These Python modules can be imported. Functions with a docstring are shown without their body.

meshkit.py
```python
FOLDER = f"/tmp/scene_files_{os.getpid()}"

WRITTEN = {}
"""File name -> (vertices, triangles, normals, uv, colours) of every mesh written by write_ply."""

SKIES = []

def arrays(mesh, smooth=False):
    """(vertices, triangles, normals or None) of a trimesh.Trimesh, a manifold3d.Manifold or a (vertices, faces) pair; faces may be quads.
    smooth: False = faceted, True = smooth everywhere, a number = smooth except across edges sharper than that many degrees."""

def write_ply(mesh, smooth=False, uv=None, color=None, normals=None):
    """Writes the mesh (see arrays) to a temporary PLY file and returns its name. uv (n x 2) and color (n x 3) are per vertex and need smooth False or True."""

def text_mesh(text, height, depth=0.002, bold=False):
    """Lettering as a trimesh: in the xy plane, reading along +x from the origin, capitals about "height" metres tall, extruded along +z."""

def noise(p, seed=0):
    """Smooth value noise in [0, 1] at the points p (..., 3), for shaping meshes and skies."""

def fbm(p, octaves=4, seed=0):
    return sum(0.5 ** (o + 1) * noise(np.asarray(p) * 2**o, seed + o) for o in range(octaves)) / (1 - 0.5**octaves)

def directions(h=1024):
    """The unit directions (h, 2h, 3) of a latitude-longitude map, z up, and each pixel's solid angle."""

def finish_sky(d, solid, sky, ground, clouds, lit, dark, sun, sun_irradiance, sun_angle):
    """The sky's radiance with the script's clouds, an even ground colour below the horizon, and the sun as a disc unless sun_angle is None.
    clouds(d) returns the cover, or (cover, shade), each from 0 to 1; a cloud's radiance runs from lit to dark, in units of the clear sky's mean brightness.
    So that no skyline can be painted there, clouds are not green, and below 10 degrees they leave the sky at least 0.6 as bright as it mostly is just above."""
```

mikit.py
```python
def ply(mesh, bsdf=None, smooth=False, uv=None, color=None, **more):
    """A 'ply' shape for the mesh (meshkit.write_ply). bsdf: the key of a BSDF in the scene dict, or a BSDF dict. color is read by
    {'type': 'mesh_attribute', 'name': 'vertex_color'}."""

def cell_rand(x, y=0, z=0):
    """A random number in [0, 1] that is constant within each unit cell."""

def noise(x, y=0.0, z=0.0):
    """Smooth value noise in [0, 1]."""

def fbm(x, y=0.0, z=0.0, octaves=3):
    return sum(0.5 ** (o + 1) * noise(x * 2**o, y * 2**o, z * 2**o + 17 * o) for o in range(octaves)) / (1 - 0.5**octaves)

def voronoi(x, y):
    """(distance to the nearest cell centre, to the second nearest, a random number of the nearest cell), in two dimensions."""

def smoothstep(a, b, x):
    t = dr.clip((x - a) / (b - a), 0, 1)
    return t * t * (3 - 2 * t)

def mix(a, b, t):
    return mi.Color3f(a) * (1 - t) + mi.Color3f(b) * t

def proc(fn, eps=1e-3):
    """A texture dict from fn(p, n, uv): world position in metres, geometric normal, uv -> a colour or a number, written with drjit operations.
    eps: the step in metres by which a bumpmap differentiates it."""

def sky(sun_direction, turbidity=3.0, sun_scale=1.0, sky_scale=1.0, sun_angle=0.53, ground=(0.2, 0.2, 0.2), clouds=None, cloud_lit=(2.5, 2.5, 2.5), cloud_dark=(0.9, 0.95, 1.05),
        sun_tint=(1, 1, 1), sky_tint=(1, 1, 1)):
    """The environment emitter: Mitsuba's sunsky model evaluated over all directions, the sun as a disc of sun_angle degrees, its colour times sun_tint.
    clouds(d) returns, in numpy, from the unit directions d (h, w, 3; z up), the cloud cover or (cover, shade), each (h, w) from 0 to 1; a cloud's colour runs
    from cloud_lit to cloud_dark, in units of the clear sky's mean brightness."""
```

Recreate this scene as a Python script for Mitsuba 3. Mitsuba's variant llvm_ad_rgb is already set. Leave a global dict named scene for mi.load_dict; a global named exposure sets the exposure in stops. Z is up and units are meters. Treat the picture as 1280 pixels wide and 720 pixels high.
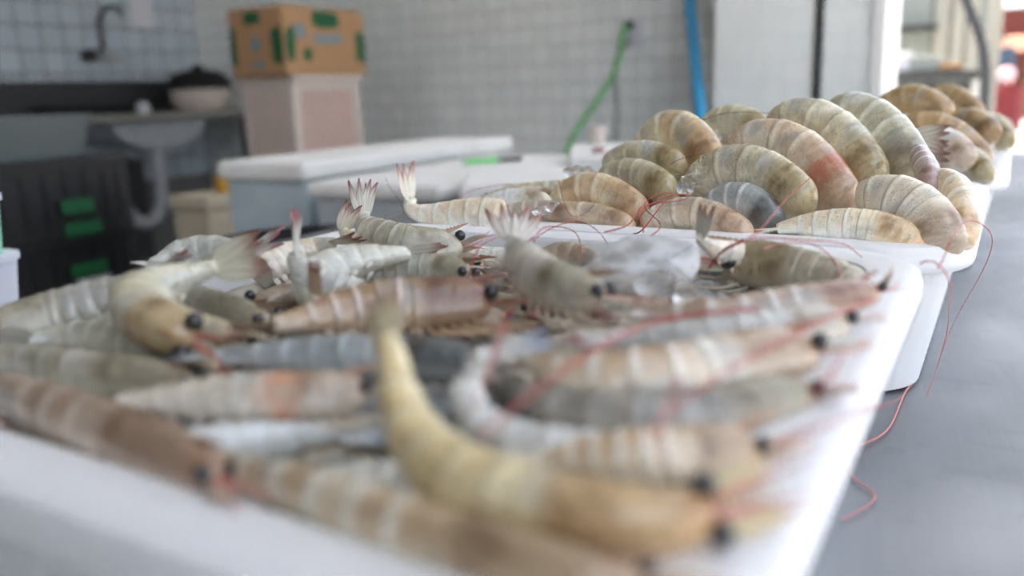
import math
import numpy as np, trimesh, manifold3d
import mitsuba as mi, drjit as dr
import mikit, meshkit
from scipy.interpolate import CubicSpline

T = mi.ScalarTransform4f
scene, labels = {'type': 'scene'}, {}
V = lambda *a: np.array(a, float)

# ------------------------------------------------------------------ camera
CAM = V(0, 0, 1.065)
F_PX, ROLL, VPX, VPY = 1050.0, math.radians(2.0), 1270.0, 92.0
_Y = V(VPX - 640, VPY - 360, F_PX); _Y /= np.linalg.norm(_Y)            # the counter's long direction (+y)
_P = V(VPX - 640 - 1000 * math.cos(ROLL), VPY - 360 + 1000 * math.sin(ROLL), F_PX)
_U = np.cross(_P, _Y); _U /= np.linalg.norm(_U)
_U = -_U if _U[1] > 0 else _U
ROT = np.array([np.cross(_Y, _U), _Y, _U])                               # camera axes (right, down, forward) to world
FOCUS, APERTURE = 0.57, 0.0037
m4 = np.eye(4)
m4[:3, 0], m4[:3, 1], m4[:3, 2], m4[:3, 3] = -ROT[:, 0], -ROT[:, 1], ROT[:, 2], CAM
scene['camera'] = {'type': 'thinlens', 'to_world': T(m4), 'fov': 2 * math.degrees(math.atan(640 / F_PX)), 'fov_axis': 'x',
                   'aperture_radius': APERTURE, 'focus_distance': FOCUS, 'near_clip': 0.01, 'far_clip': 300.0}

# ------------------------------------------------------------------ light
def cloud_cover(d):
    n = meshkit.fbm(d / np.maximum(d[..., 2:], 0.08) * 0.9 + 3.1, 4, 5)
    return np.clip(0.55 + 1.5 * (n - 0.5), 0.2, 0.95), np.clip(1.2 * (n - 0.55), 0, 0.5)
scene['sky'] = mikit.sky((-0.50, 0.22, 0.82), turbidity=3.5, sun_scale=0.7, sky_scale=1.0, ground=(0.32, 0.31, 0.29), clouds=cloud_cover)
exposure = 3.22


def ray(px, py):
    return ROT @ V((px - 640) / F_PX, (py - 360) / F_PX, 1)
def at_z(px, py, z):                                                    # a photo point on the level z
    d = ray(px, py)
    return CAM + d * ((z - CAM[2]) / d[2])
def at_d(px, py, dep):                                                  # a photo point at a distance along the lens axis
    return CAM + ray(px, py) * dep
def depth(p):
    return float((np.asarray(p) - CAM) @ ROT[:, 2])

# ------------------------------------------------------------------ materials
def lin(*c):
    c = np.array(c, float) / 255
    return np.where(c <= 0.04045, c / 12.92, ((c + 0.055) / 1.055) ** 2.4)
def rgb(*c):
    return {'type': 'rgb', 'value': [float(x) for x in lin(*c)]}
def mat(name, color, rough=0.5, metal=0.0, spec=0.5, **k):
    scene[name] = {'type': 'twosided', 'b': {'type': 'principled', 'base_color': color if isinstance(color, dict) else rgb(*color), 'roughness': rough, 'metallic': metal, 'specular': spec, **k}}
    return name
def shell_bump(p, n, uv):
    return 0.5 * mikit.fbm(p.x * 260, p.y * 260, p.z * 260, 3) + 0.25 * mikit.noise(p.x * 1100, p.y * 1100, p.z * 1100)
VCOL = {'type': 'mesh_attribute', 'name': 'vertex_color'}
def shell_speck(p, n, uv):
    return 0.34 * mikit.smoothstep(0.58, 0.82, mikit.noise(p.x * 1300, p.y * 1300, p.z * 1300)) * mikit.smoothstep(0.35, 0.65, mikit.fbm(p.x * 110, p.y * 110, p.z * 110, 2))
WET = {'roughness': 0.17, 'specular': 0.75, 'clearcoat': 1.0, 'clearcoat_gloss': 0.95}
scene['wet_shell'] = {'type': 'twosided', 'b': {'type': 'bumpmap', 'map': mikit.proc(shell_bump, 2e-4), 'scale': 0.0004,
                      'b': {'type': 'blendbsdf', 'weight': mikit.proc(shell_speck), 'a': {'type': 'principled', 'base_color': VCOL, **WET}, 'c': {'type': 'principled', 'base_color': rgb(104, 84, 62), **WET}}}}
scene['fin_skin'] = {'type': 'twosided', 'b': {'type': 'principled', 'base_color': VCOL, 'roughness': 0.3, 'specular': 0.5, 'clearcoat': 0.5, 'clearcoat_gloss': 0.9}}
mat('eye_black', (26, 26, 30), 0.12, spec=0.6, clearcoat=1.0)
mat('whisker_red', (164, 54, 52), 0.3)
mat('whisker_brown', (112, 60, 46), 0.3)
mat('whisker_pink', (196, 120, 112), 0.3)
def foam_col(p, n, uv):
    return mikit.mix((0.76, 0.76, 0.76), (0.82, 0.82, 0.822), mikit.fbm(p.x * 40, p.y * 40, p.z * 40, 3))
mat('tray_white', mikit.proc(foam_col), 0.38, spec=0.45)
def steel_col(p, n, uv):
    a = mikit.fbm(p.x * 9, p.y * 5, p.z * 9, 4); b = mikit.noise(p.x * 420 + 60 * p.y, p.y * 26, 0.0)
    s = mikit.smoothstep(0.72, 0.9, mikit.noise(p.x * 70, p.y * 70 + 9, 3.0))
    return mikit.mix((0.22, 0.23, 0.24), (0.35, 0.355, 0.365), 0.9 * mikit.smoothstep(.25, .75, a) + 0.1 * b) * (1 - 0.06 * s)
def steel_rough(p, n, uv):
    return 0.34 + 0.25 * mikit.fbm(p.x * 14, p.y * 14, 0.0, 3)
scene['counter_steel'] = {'type': 'twosided', 'b': {'type': 'principled', 'base_color': mikit.proc(steel_col), 'metallic': 0.55, 'roughness': mikit.proc(steel_rough), 'specular': 0.5}}
mat('steel', (150, 148, 142), 0.45, 0.3)
mat('steel_dark', (70, 72, 74), 0.45, 0.6)
mat('grout_light', (176, 176, 172), 0.8)
mat('grout_dark', (112, 112, 110), 0.85)
for i, c in enumerate([(232, 235, 232), (229, 232, 229), (234, 236, 233), (227, 230, 227)]):
    mat(f'tile_white_{"abcd"[i]}', c, 0.22, spec=0.5)
for i, c in enumerate([(182, 192, 200), (178, 189, 197), (185, 195, 203), (176, 187, 195)]):
    mat(f'tile_blue_{"abcd"[i]}', c, 0.2, spec=0.5)
mat('plaster', (232, 232, 228), 0.8)
mat('ceiling_paint', (226, 225, 222), 0.9)
mat('partition_dark', (100, 102, 104), 0.8)
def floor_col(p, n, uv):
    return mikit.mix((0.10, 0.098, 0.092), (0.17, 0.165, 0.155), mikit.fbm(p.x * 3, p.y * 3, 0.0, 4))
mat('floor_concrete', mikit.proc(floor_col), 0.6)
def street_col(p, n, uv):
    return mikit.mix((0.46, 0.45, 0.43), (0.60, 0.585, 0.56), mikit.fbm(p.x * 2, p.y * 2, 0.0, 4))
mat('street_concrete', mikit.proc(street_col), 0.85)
def box_blue_col(p, n, uv):
    return mikit.mix((0.30, 0.37, 0.40), (0.46, 0.53, 0.55), mikit.fbm(p.x * 12, p.y * 12, p.z * 12, 4))
mat('foam_blue', mikit.proc(box_blue_col), 0.7)
def box_white_col(p, n, uv):
    return mikit.mix((0.62, 0.60, 0.56), (0.78, 0.77, 0.745), mikit.fbm(p.x * 10, p.y * 10, p.z * 10, 4))
mat('foam_white', mikit.proc(box_white_col), 0.75)
mat('foam_grey', (170, 176, 178), 0.75)
mat('foam_beige', (182, 170, 150), 0.8)
mat('black_plastic', (24, 25, 28), 0.45)
mat('black_matt', (16, 16, 18), 0.8)
mat('grey_plastic', (168, 172, 178), 0.4)
mat('clear_grey_plastic', (96, 104, 104), 0.3)
mat('green_label', (18, 88, 50), 0.5)
mat('white_print', (190, 194, 192), 0.5)
mat('cardboard', (172, 134, 98), 0.85)
mat('cardboard_dark', (140, 100, 66), 0.85)
mat('print_green', (28, 88, 52), 0.7)
mat('print_blue', (120, 138, 146), 0.7)
mat('crate_white', (206, 192, 182), 0.5)
mat('crate_pink', (190, 150, 142), 0.5)
mat('cable_green', (96, 206, 104), 0.4)
mat('cable_grey', (150, 150, 148), 0.5)
mat('pole_blue', (52, 156, 206), 0.3)
mat('yellow_plastic', (176, 134, 30), 0.5)
mat('pale_green', (150, 206, 176), 0.4)
mat('red_plastic', (128, 40, 46), 0.4)
mat('paper', (208, 208, 214), 0.8)
mat('brick_red', (98, 54, 48), 0.85)
mat('orange_fascia', (240, 184, 156), 0.7)
mat('wall_greenish', (150, 156, 150), 0.8)
mat('panel_warm', (176, 172, 160), 0.8)
mat('cloth_blue', (70, 84, 104), 0.8)
mat('skin', (170, 118, 92), 0.6)
mat('rubber', (28, 28, 28), 0.7)
mat('cap_pink', (236, 190, 196), 0.5)
def ice_col(p, n, uv):
    return mikit.mix((0.50, 0.49, 0.48), (0.92, 0.93, 0.94), mikit.smoothstep(0.3, 0.7, mikit.fbm(p.x * 110, p.y * 110, p.z * 110, 4)))
scene['ice_clear'] = {'type': 'roughdielectric', 'int_ior': 1.31, 'alpha': 0.18}
scene['ice_milky'] = {'type': 'principled', 'base_color': {'type': 'rgb', 'value': [0.90, 0.92, 0.93]}, 'roughness': 0.22, 'spec_trans': 0.55, 'eta': 1.31, 'specular': None} if 0 else \
    {'type': 'blendbsdf', 'weight': 0.62, 'a': {'type': 'roughdielectric', 'int_ior': 1.31, 'alpha': 0.2},
     'b': {'type': 'principled', 'base_color': mikit.proc(ice_col), 'roughness': 0.2, 'specular': 0.5, 'clearcoat': 0.8}}

# ------------------------------------------------------------------ helpers
def cat(*ms):
    return trimesh.util.concatenate(list(ms))
def free(base):
    k, i = base, 0
    while k in scene or k in things:
        i += 1; k = f'{base}_{i:03d}'
    return k
things = set()
def thing(name, label, category, group=None, kind=None):
    k = free(name); things.add(k)
    labels[k] = {'label': label}
    if category: labels[k]['category'] = category
    if group: labels[k]['group'] = group
    if kind: labels[k]['kind'] = kind
    return k
def part(parent, name, mesh, bsdf, smooth=False, label=None, kind=None, **k):
    key = free(f'{parent}__{name}')
    scene[key] = mikit.ply(mesh, bsdf, smooth=smooth, **k)
    if label or kind:
        labels[key] = {a: b for a, b in (('label', label), ('kind', kind)) if b}
    return key
def whole(name, mesh, bsdf, label, category, smooth=False, group=None, kind=None, **k):
    key = thing(name, label, category, group, kind)
    scene[key] = mikit.ply(mesh, bsdf, smooth=smooth, **k)
    return key
def box(size, center=(0, 0, 0), bevel=0.0, yaw=0.0):
    s = np.array(size, float)
    if bevel > 0:
        c = np.array([[a, b, d] for a in (-1, 1) for b in (-1, 1) for d in (-1, 1)]) * s / 2
        pts = []
        for q in c:
            for ax in range(3):
                o = np.sign(q) * bevel; o[ax] = 0
                pts.append(q - o)
        m = trimesh.convex.convex_hull(np.array(pts))
    else:
        m = trimesh.creation.box(s)
    if yaw: m.apply_transform(trimesh.transformations.rotation_matrix(yaw, [0, 0, 1]))
    m.apply_translation(center)
    return m
def spline(pts, n):
    pts = np.asarray(pts, float)
    if len(pts) == 2:
        return pts[0] + np.linspace(0, 1, n)[:, None] * (pts[1] - pts[0])
    d = np.r_[0, np.cumsum(np.sqrt(np.linalg.norm(np.diff(pts, axis=0), axis=1)))]
    cs = CubicSpline(d, pts)
    dense = cs(np.linspace(0, d[-1], 400))
    L = np.r_[0, np.cumsum(np.linalg.norm(np.diff(dense, axis=0), axis=1))]
    return np.stack([np.interp(np.linspace(0, L[-1], n), L, dense[:, k]) for k in range(3)], 1)
def tube(pts, r, sides=6, n=None):
    p = spline(pts, n) if n else np.asarray(pts, float)
    r = np.broadcast_to(np.asarray(r, float), (len(p),)) if np.ndim(r) < 1 or len(np.atleast_1d(r)) == len(p) else np.interp(np.linspace(0, 1, len(p)), np.linspace(0, 1, len(r)), r)
    t = np.gradient(p, axis=0); t /= np.linalg.norm(t, axis=1, keepdims=True) + 1e-12
    ref = V(0.123, 0.32, 0.94)
    a = np.cross(t, ref); bad = np.linalg.norm(a, axis=1) < 0.15
    a[bad] = np.cross(t[bad], V(1, 0.1, 0)); a /= np.linalg.norm(a, axis=1, keepdims=True)
    b = np.cross(t, a); ang = np.arange(sides) * 2 * np.pi / sides
    v = p[:, None] + r[:, None, None] * (np.cos(ang)[None, :, None] * a[:, None] + np.sin(ang)[None, :, None] * b[:, None])
    return grid_tube(v)
def grid_tube(v, cap=True):                                              # rings (n, m, 3) -> closed mesh
    n, m = v.shape[:2]
    i, j = np.meshgrid(np.arange(n - 1), np.arange(m), indexing='ij')
    a, b, c, d = i * m + j, i * m + (j + 1) % m, (i + 1) * m + (j + 1) % m, (i + 1) * m + j
    f = np.vstack([np.stack([a, b, c], -1).reshape(-1, 3), np.stack([a, c, d], -1).reshape(-1, 3)])
    vv = v.reshape(-1, 3)
    if cap:
        k = len(vv); vv = np.vstack([vv, v[0].mean(0), v[-1].mean(0)]); j = np.arange(m)
        f = np.vstack([f, np.stack([j * 0 + k, (j + 1) % m, j], 1), np.stack([j * 0 + k + 1, (n - 1) * m + j, (n - 1) * m + (j + 1) % m], 1)])
    mesh = trimesh.Trimesh(vv, f, process=False)
    if mesh.volume < 0: mesh.invert()
    return mesh
def cyl(p0, p1, r, sides=20, r1=None):
    return tube([p0, p1], [r, r if r1 is None else r1], sides)
def ring_rect(x0, x1, y0, y1, r, z, n=9):
    r = max(r, 1e-4); out = []
    for cx, cy, a0 in ((x1 - r, y1 - r, 0), (x0 + r, y1 - r, 90), (x0 + r, y0 + r, 180), (x1 - r, y0 + r, 270)):
        for a in np.radians(a0 + np.linspace(0, 90, n)):
            out.append((cx + r * math.cos(a), cy + r * math.sin(a), z))
    return np.array(out)

# ------------------------------------------------------------------ the place
Z0, RIM = 0.855, 0.965                                                   # counter top, tray rims
XW, YW = -5.0, 4.2
CEIL = 3.5

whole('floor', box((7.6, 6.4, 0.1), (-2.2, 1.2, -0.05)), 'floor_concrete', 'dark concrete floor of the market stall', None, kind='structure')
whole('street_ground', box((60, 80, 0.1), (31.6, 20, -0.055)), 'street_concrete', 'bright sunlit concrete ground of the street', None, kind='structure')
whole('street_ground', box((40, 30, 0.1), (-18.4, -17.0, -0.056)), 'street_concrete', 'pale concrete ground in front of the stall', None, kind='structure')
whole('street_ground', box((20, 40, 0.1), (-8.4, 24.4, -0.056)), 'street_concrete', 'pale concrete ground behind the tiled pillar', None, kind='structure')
whole('ceiling', box((5.35, 6.1, 0.12), (XW - 0.1 + 2.675, 1.45, CEIL + 0.06)), 'ceiling_paint', 'pale painted ceiling of the stall', None, kind='structure')
wl = thing('wall_left', 'wall of large bluish white tiles behind the sink', None, kind='structure')
part(wl, 'backing', box((0.2, 5.7, CEIL), (XW - 0.1 - 0.008, 1.45, CEIL / 2)), 'grout_dark')
wb = thing('wall_back', 'wall of small off-white tiles behind the foam boxes', None, kind='structure')
part(wb, 'backing', box((4.1, 0.2, CEIL), (-3.05, YW + 0.1 + 0.006, CEIL / 2)), 'grout_light')
whole('wall_front', box((2.9, 0.2, CEIL), (XW - 0.1 + 1.45, -1.4, CEIL / 2)), 'partition_dark', 'plain dark partition left of the viewer', None, kind='structure')

whole('wall_near', box((1.3, 0.3, CEIL), (-0.50, -0.66, CEIL / 2)), 'partition_dark', 'dark pillar behind the viewer', None, kind='structure')

def tiles(parent, origin, ax_u, ax_v, normal, size, nu, nv, mats, gap, thick, limit_fn=None, seed=1):
    """individual bevelled tiles; those outside limit_fn are joined"""
    rng = np.random.default_rng(seed)
    one = box((size - gap, size - gap, thick), (0, 0, 0), 0.0018)
    dicts = [mikit.ply(one, mm) for mm in mats]
    rest = []
    for i in range(nu):
        for j in range(nv):
            c = origin + ax_u * (i + 0.5) * size + ax_v * (j + 0.5) * size + normal * (thick / 2 - 0.001)
            M = np.eye(4); M[:3, 0], M[:3, 1], M[:3, 2], M[:3, 3] = ax_u, ax_v, normal, c
            M[:3, 3] += normal * rng.uniform(-0.0008, 0.0008)
            if limit_fn is None or limit_fn(i, j):
                key = free(f'{parent}__tile')
                scene[key] = {**dicts[rng.integers(len(mats))], 'to_world': T(M)}
            else:
                q = one.copy(); q.apply_transform(M); rest.append(q)
    if rest:
        part(parent, 'far_tile', cat(*rest), mats[0], kind='stuff', label='the other tiles of this wall, outside the picture')
tiles(wl, V(XW - 0.008, 1.68, 0.56), V(0, 1, 0), V(0, 0, 1), V(1, 0, 0), 0.14, 18, 10, ['tile_blue_a', 'tile_blue_b', 'tile_blue_c', 'tile_blue_d'], 0.010, 0.009, seed=2)
tiles(wb, V(XW, YW + 0.006, 0.1), V(1, 0, 0), V(0, 0, 1), V(0, -1, 0), 0.1, 39, 28, ['tile_white_a', 'tile_white_b', 'tile_white_c', 'tile_white_d'], 0.005, 0.007, lambda i, j: 7 <= j <= 14 and i >= 2, seed=3)
# pillar at the right end of the tiled wall
wr = thing('wall_right', 'white tiled pillar with a dark seam, right of the blue pole', None, kind='structure')
PX0, PXS, PX1 = -1.155, -0.712, -0.455                                   # left edge, seam, right edge
part(wr, 'core', box((PX1 - PX0 - .02, 0.5, CEIL), ((PX0 + PX1) / 2, 4.0, CEIL / 2)), 'plaster')
tiles(wr, V(PX0 + .005, 3.75, 0.55), V(1, 0, 0), V(0, 0, 1), V(0, -1, 0), 0.1, 4, 12, ['tile_white_a', 'tile_white_c'], 0.003, 0.007, seed=4)
tiles(wr, V(PXS + .018, 3.75, 0.55), V(1, 0, 0), V(0, 0, 1), V(0, -1, 0), 0.1, 2, 12, ['tile_white_a', 'tile_white_c'], 0.003, 0.007, seed=5)
part(wr, 'seam_pipe', box((0.026, 0.02, CEIL), (PXS, 3.744, CEIL / 2)), 'black_matt', label='dark seam strip')
part(wr, 'corner_trim', box((0.05, 0.03, CEIL), (PX1 - .027, 3.74, CEIL / 2), 0.004), 'plaster', label='bright white corner post')

# ------------------------------------------------------------------ counter
ct = thing('counter', 'stainless steel market counter carrying the three shrimp trays', 'counter')
part(ct, 'top', box((1.42, 3.6, 0.03), (-0.24, 0.9, Z0 - 0.015), 0.004), 'counter_steel')
for x in (-0.87, 0.40):
    for y in (-0.80, 2.60):
        part(ct, 'leg', box((0.05, 0.05, Z0 - 0.03), (x, y, (Z0 - 0.03) / 2), 0.003), 'steel')
part(ct, 'lower_shelf', box((1.26, 3.4, 0.02), (-0.235, 0.9, 0.25), 0.003), 'steel_dark')

# ------------------------------------------------------------------ trays
def tray_mesh(x0, x1, y0, y1, deep=0.055):
    prof = [(0.034, 0.0, .045), (0.029, 0.003, .048), (0.013, 0.089, .055), (0.003, 0.090, .060), (0.0005, 0.0925, .062), (0.0, 0.096, .062), (0.0, 0.104, .062), (0.0015, 0.108, .061),
            (0.005, 0.1098, .060), (0.010, 0.110, .058), (0.022, 0.1098, .050), (0.0265, 0.1085, .047), (0.029, 0.105, .045), (0.037, 0.055, .040), (0.041, 0.051, .036), (0.048, 0.050, .03)]
    rings = np.stack([ring_rect(x0 + o, x1 - o, y0 + o, y1 - o, r, Z0 + z) for o, z, r in prof])
    return grid_tube(rings)
TRAYS = [(-0.446, -0.033, 0.109, 0.545), (-0.440, -0.012, 0.551, 0.955), (-0.420, 0.004, 0.985, 1.400)]
for (a, b, c, d), lab in zip(TRAYS, ('white foam tray in front, heaped with grey and pink whole shrimp', 'middle white foam tray, heaped with large curled shrimp', 'farthest white foam tray, heaped with yellowish shrimp')):
    whole('tray', tray_mesh(a, b, c, d), 'tray_white', lab, 'tray', smooth=38)

# ------------------------------------------------------------------ shrimp
PAL = {  # dorsal, side, belly, band, head, tip (sRGB), band strength, mottle
    'greygreen': [(158, 152, 128), (178, 172, 150), (198, 193, 177), (206, 206, 194), (158, 150, 124), (120, 60, 52), .5, .5],
    'greenwhite': [(176, 173, 150), (196, 192, 172), (209, 205, 190), (220, 222, 210), (160, 158, 134), (150, 70, 60), .5, .35],
    'olive': [(170, 161, 130), (188, 180, 154), (200, 193, 174), (204, 198, 170), (150, 134, 92), (120, 66, 50), .45, .6],
    'white': [(188, 188, 178), (206, 206, 198), (216, 214, 206), (226, 226, 220), (180, 168, 146), (150, 66, 66), .4, .25],
    'cream': [(196, 180, 148), (210, 198, 172), (216, 206, 186), (226, 218, 198), (176, 148, 106), (134, 66, 52), .45, .35],
    'yellow': [(194, 170, 116), (206, 186, 138), (212, 196, 156), (222, 208, 170), (186, 150, 100), (140, 80, 52), .4, .35],
    'beige': [(172, 148, 116), (192, 172, 144), (204, 190, 166), (214, 202, 180), (168, 140, 110), (130, 62, 50), .4, .45],
    'tan': [(164, 138, 96), (188, 164, 124), (202, 184, 150), (218, 206, 178), (160, 130, 90), (120, 60, 46), .5, .5],
    'brown': [(156, 116, 78), (170, 130, 92), (182, 148, 114), (226, 206, 196), (134, 90, 66), (120, 50, 42), .35, .45],
    'brownpink': [(156, 130, 104), (180, 158, 134), (194, 176, 156), (212, 198, 180), (150, 120, 94), (120, 60, 50), .5, .45],
    'pink': [(196, 150, 126), (208, 172, 152), (214, 190, 174), (226, 208, 196), (190, 120, 92), (150, 60, 52), .5, .4],
    'peach': [(186, 154, 116), (206, 184, 152), (214, 200, 178), (234, 228, 216), (168, 138, 104), (150, 70, 56), .75, .3],
    'banded': [(160, 128, 98), (194, 172, 146), (206, 190, 170), (228, 220, 208), (146, 100, 68), (140, 60, 50), .8, .35],
    'bluegrey': [(132, 140, 140), (158, 166, 168), (180, 184, 184), (200, 206, 206), (92, 98, 98), (60, 70, 80), .6, .35],
    'bluewhite': [(180, 184, 180), (198, 202, 197), (208, 210, 206), (218, 222, 222), (150, 150, 140), (150, 168, 190), .4, .3],
    'darkgrey': [(120, 117, 106), (146, 142, 130), (170, 165, 154), (180, 178, 172), (136, 128, 100), (90, 70, 66), .4, .6],
    'ochre': [(144, 112, 58), (172, 142, 86), (192, 166, 114), (200, 178, 130), (156, 122, 74), (120, 70, 46), .35, .5],
    'palepink': [(192, 178, 156), (206, 196, 180), (214, 206, 192), (226, 218, 206), (172, 150, 126), (150, 80, 70), .4, .3],
    'purplegrey': [(150, 134, 132), (170, 156, 154), (190, 178, 174), (204, 192, 190), (150, 120, 116), (110, 60, 60), .5, .6],
}
BND = [0.0, .15, .26, .37, .48, .58, .67]
V_PROF = ([-.02, 0, .08, .15, .26, .37, .48, .58, .67, .75, .84, .92, 1.0, 1.03], [.30, .33, .43, .55, .74, .88, .97, 1.0, 1.0, 1.0, .95, .80, .54, .38])
def prof(v):
    return np.interp(v, *V_PROF)

class Body:
    def __init__(self, pts, R, lean, vmax, vmin=0.0):
        self.p = spline(pts, 161); self.n = 161; self.R = R; self.vmax = vmax; self.vmin = vmin
        self.L = np.linalg.norm(np.diff(self.p, axis=0), axis=1).sum()
        self.t = np.gradient(self.p, axis=0); self.t /= np.linalg.norm(self.t, axis=1, keepdims=True)
        ch = self.p[-1] - self.p[0]
        if lean is None or np.ndim(lean): self.N = np.asarray(lean if lean is not None else (0, 0, 1), float)
        else:
            h = V(ch[0], ch[1], 0); h /= np.linalg.norm(h)
            r = np.cross(h, (0, 0, 1)); ph = math.radians(lean)
            self.N = math.cos(ph) * r + math.sin(ph) * V(0, 0, 1)
        self.N /= np.linalg.norm(self.N)
    def at(self, v):
        """position, tangent, dorsal, lateral at body coordinate v (0 tail base, .67 neck, 1 eyes)"""
        u = (np.atleast_1d(v) - self.vmin) / (self.vmax - self.vmin); k = np.clip(u, 0, 1) * (self.n - 1)
        P = np.stack([np.interp(k, np.arange(self.n), self.p[:, c]) for c in range(3)], 1)
        t = np.stack([np.interp(k, np.arange(self.n), self.t[:, c]) for c in range(3)], 1)
        t /= np.linalg.norm(t, axis=1, keepdims=True)
        P = P + t * ((u - np.clip(u, 0, 1)) * self.L)[:, None]
        d = np.cross(self.N, t); d /= np.linalg.norm(d, axis=1, keepdims=True)
        return P, t, d, np.cross(t, d)
    def shell(self, v, mult, na, kind='seg'):
        """rings at body coordinates v with radius multipliers mult (per ring, or per ring and angle)"""
        P, t, d, s = self.at(v)
        a = np.linspace(0, 2 * np.pi, na, endpoint=False)
        e0 = np.sqrt(np.clip(1 - np.clip((self.vmin + .06 - v) / .06, 0, 1) ** 2, .01, 1)) if self.vmin > 0 else 1 + 0 * v
        e1 = np.sqrt(np.clip(1 - np.clip((v - self.vmax + .07) / .07, 0, 1) ** 2, .01, 1)) if .67 < self.vmax < 1 else 1 + 0 * v
        r = (e0 * e1 * prof(v))[:, None] * self.R * (mult if mult.ndim == 2 else mult[:, None])
        ca, sa = np.cos(a), np.sin(a)
        hgt = np.where(ca > 0, 1.06 * ca + 0.05 * np.maximum(ca, 0) ** 10, 0.94 * np.sign(ca) * np.abs(ca) ** 0.85)
        wid = 0.84 * np.sign(sa) * np.abs(sa) ** 0.92
        X = P[:, None] + r[..., None] * (hgt[None, :, None] * d[:, None] + wid[None, :, None] * s[:, None])
        return X, np.broadcast_to(a, X.shape[:2]), np.broadcast_to(v[:, None], X.shape[:2])

def mixc(a, b, t):
    return a * (1 - t[..., None]) + b * t[..., None]
def sstep(a, b, x):
    t = np.clip((x - a) / (b - a), 0, 1); return t * t * (3 - 2 * t)

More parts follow.
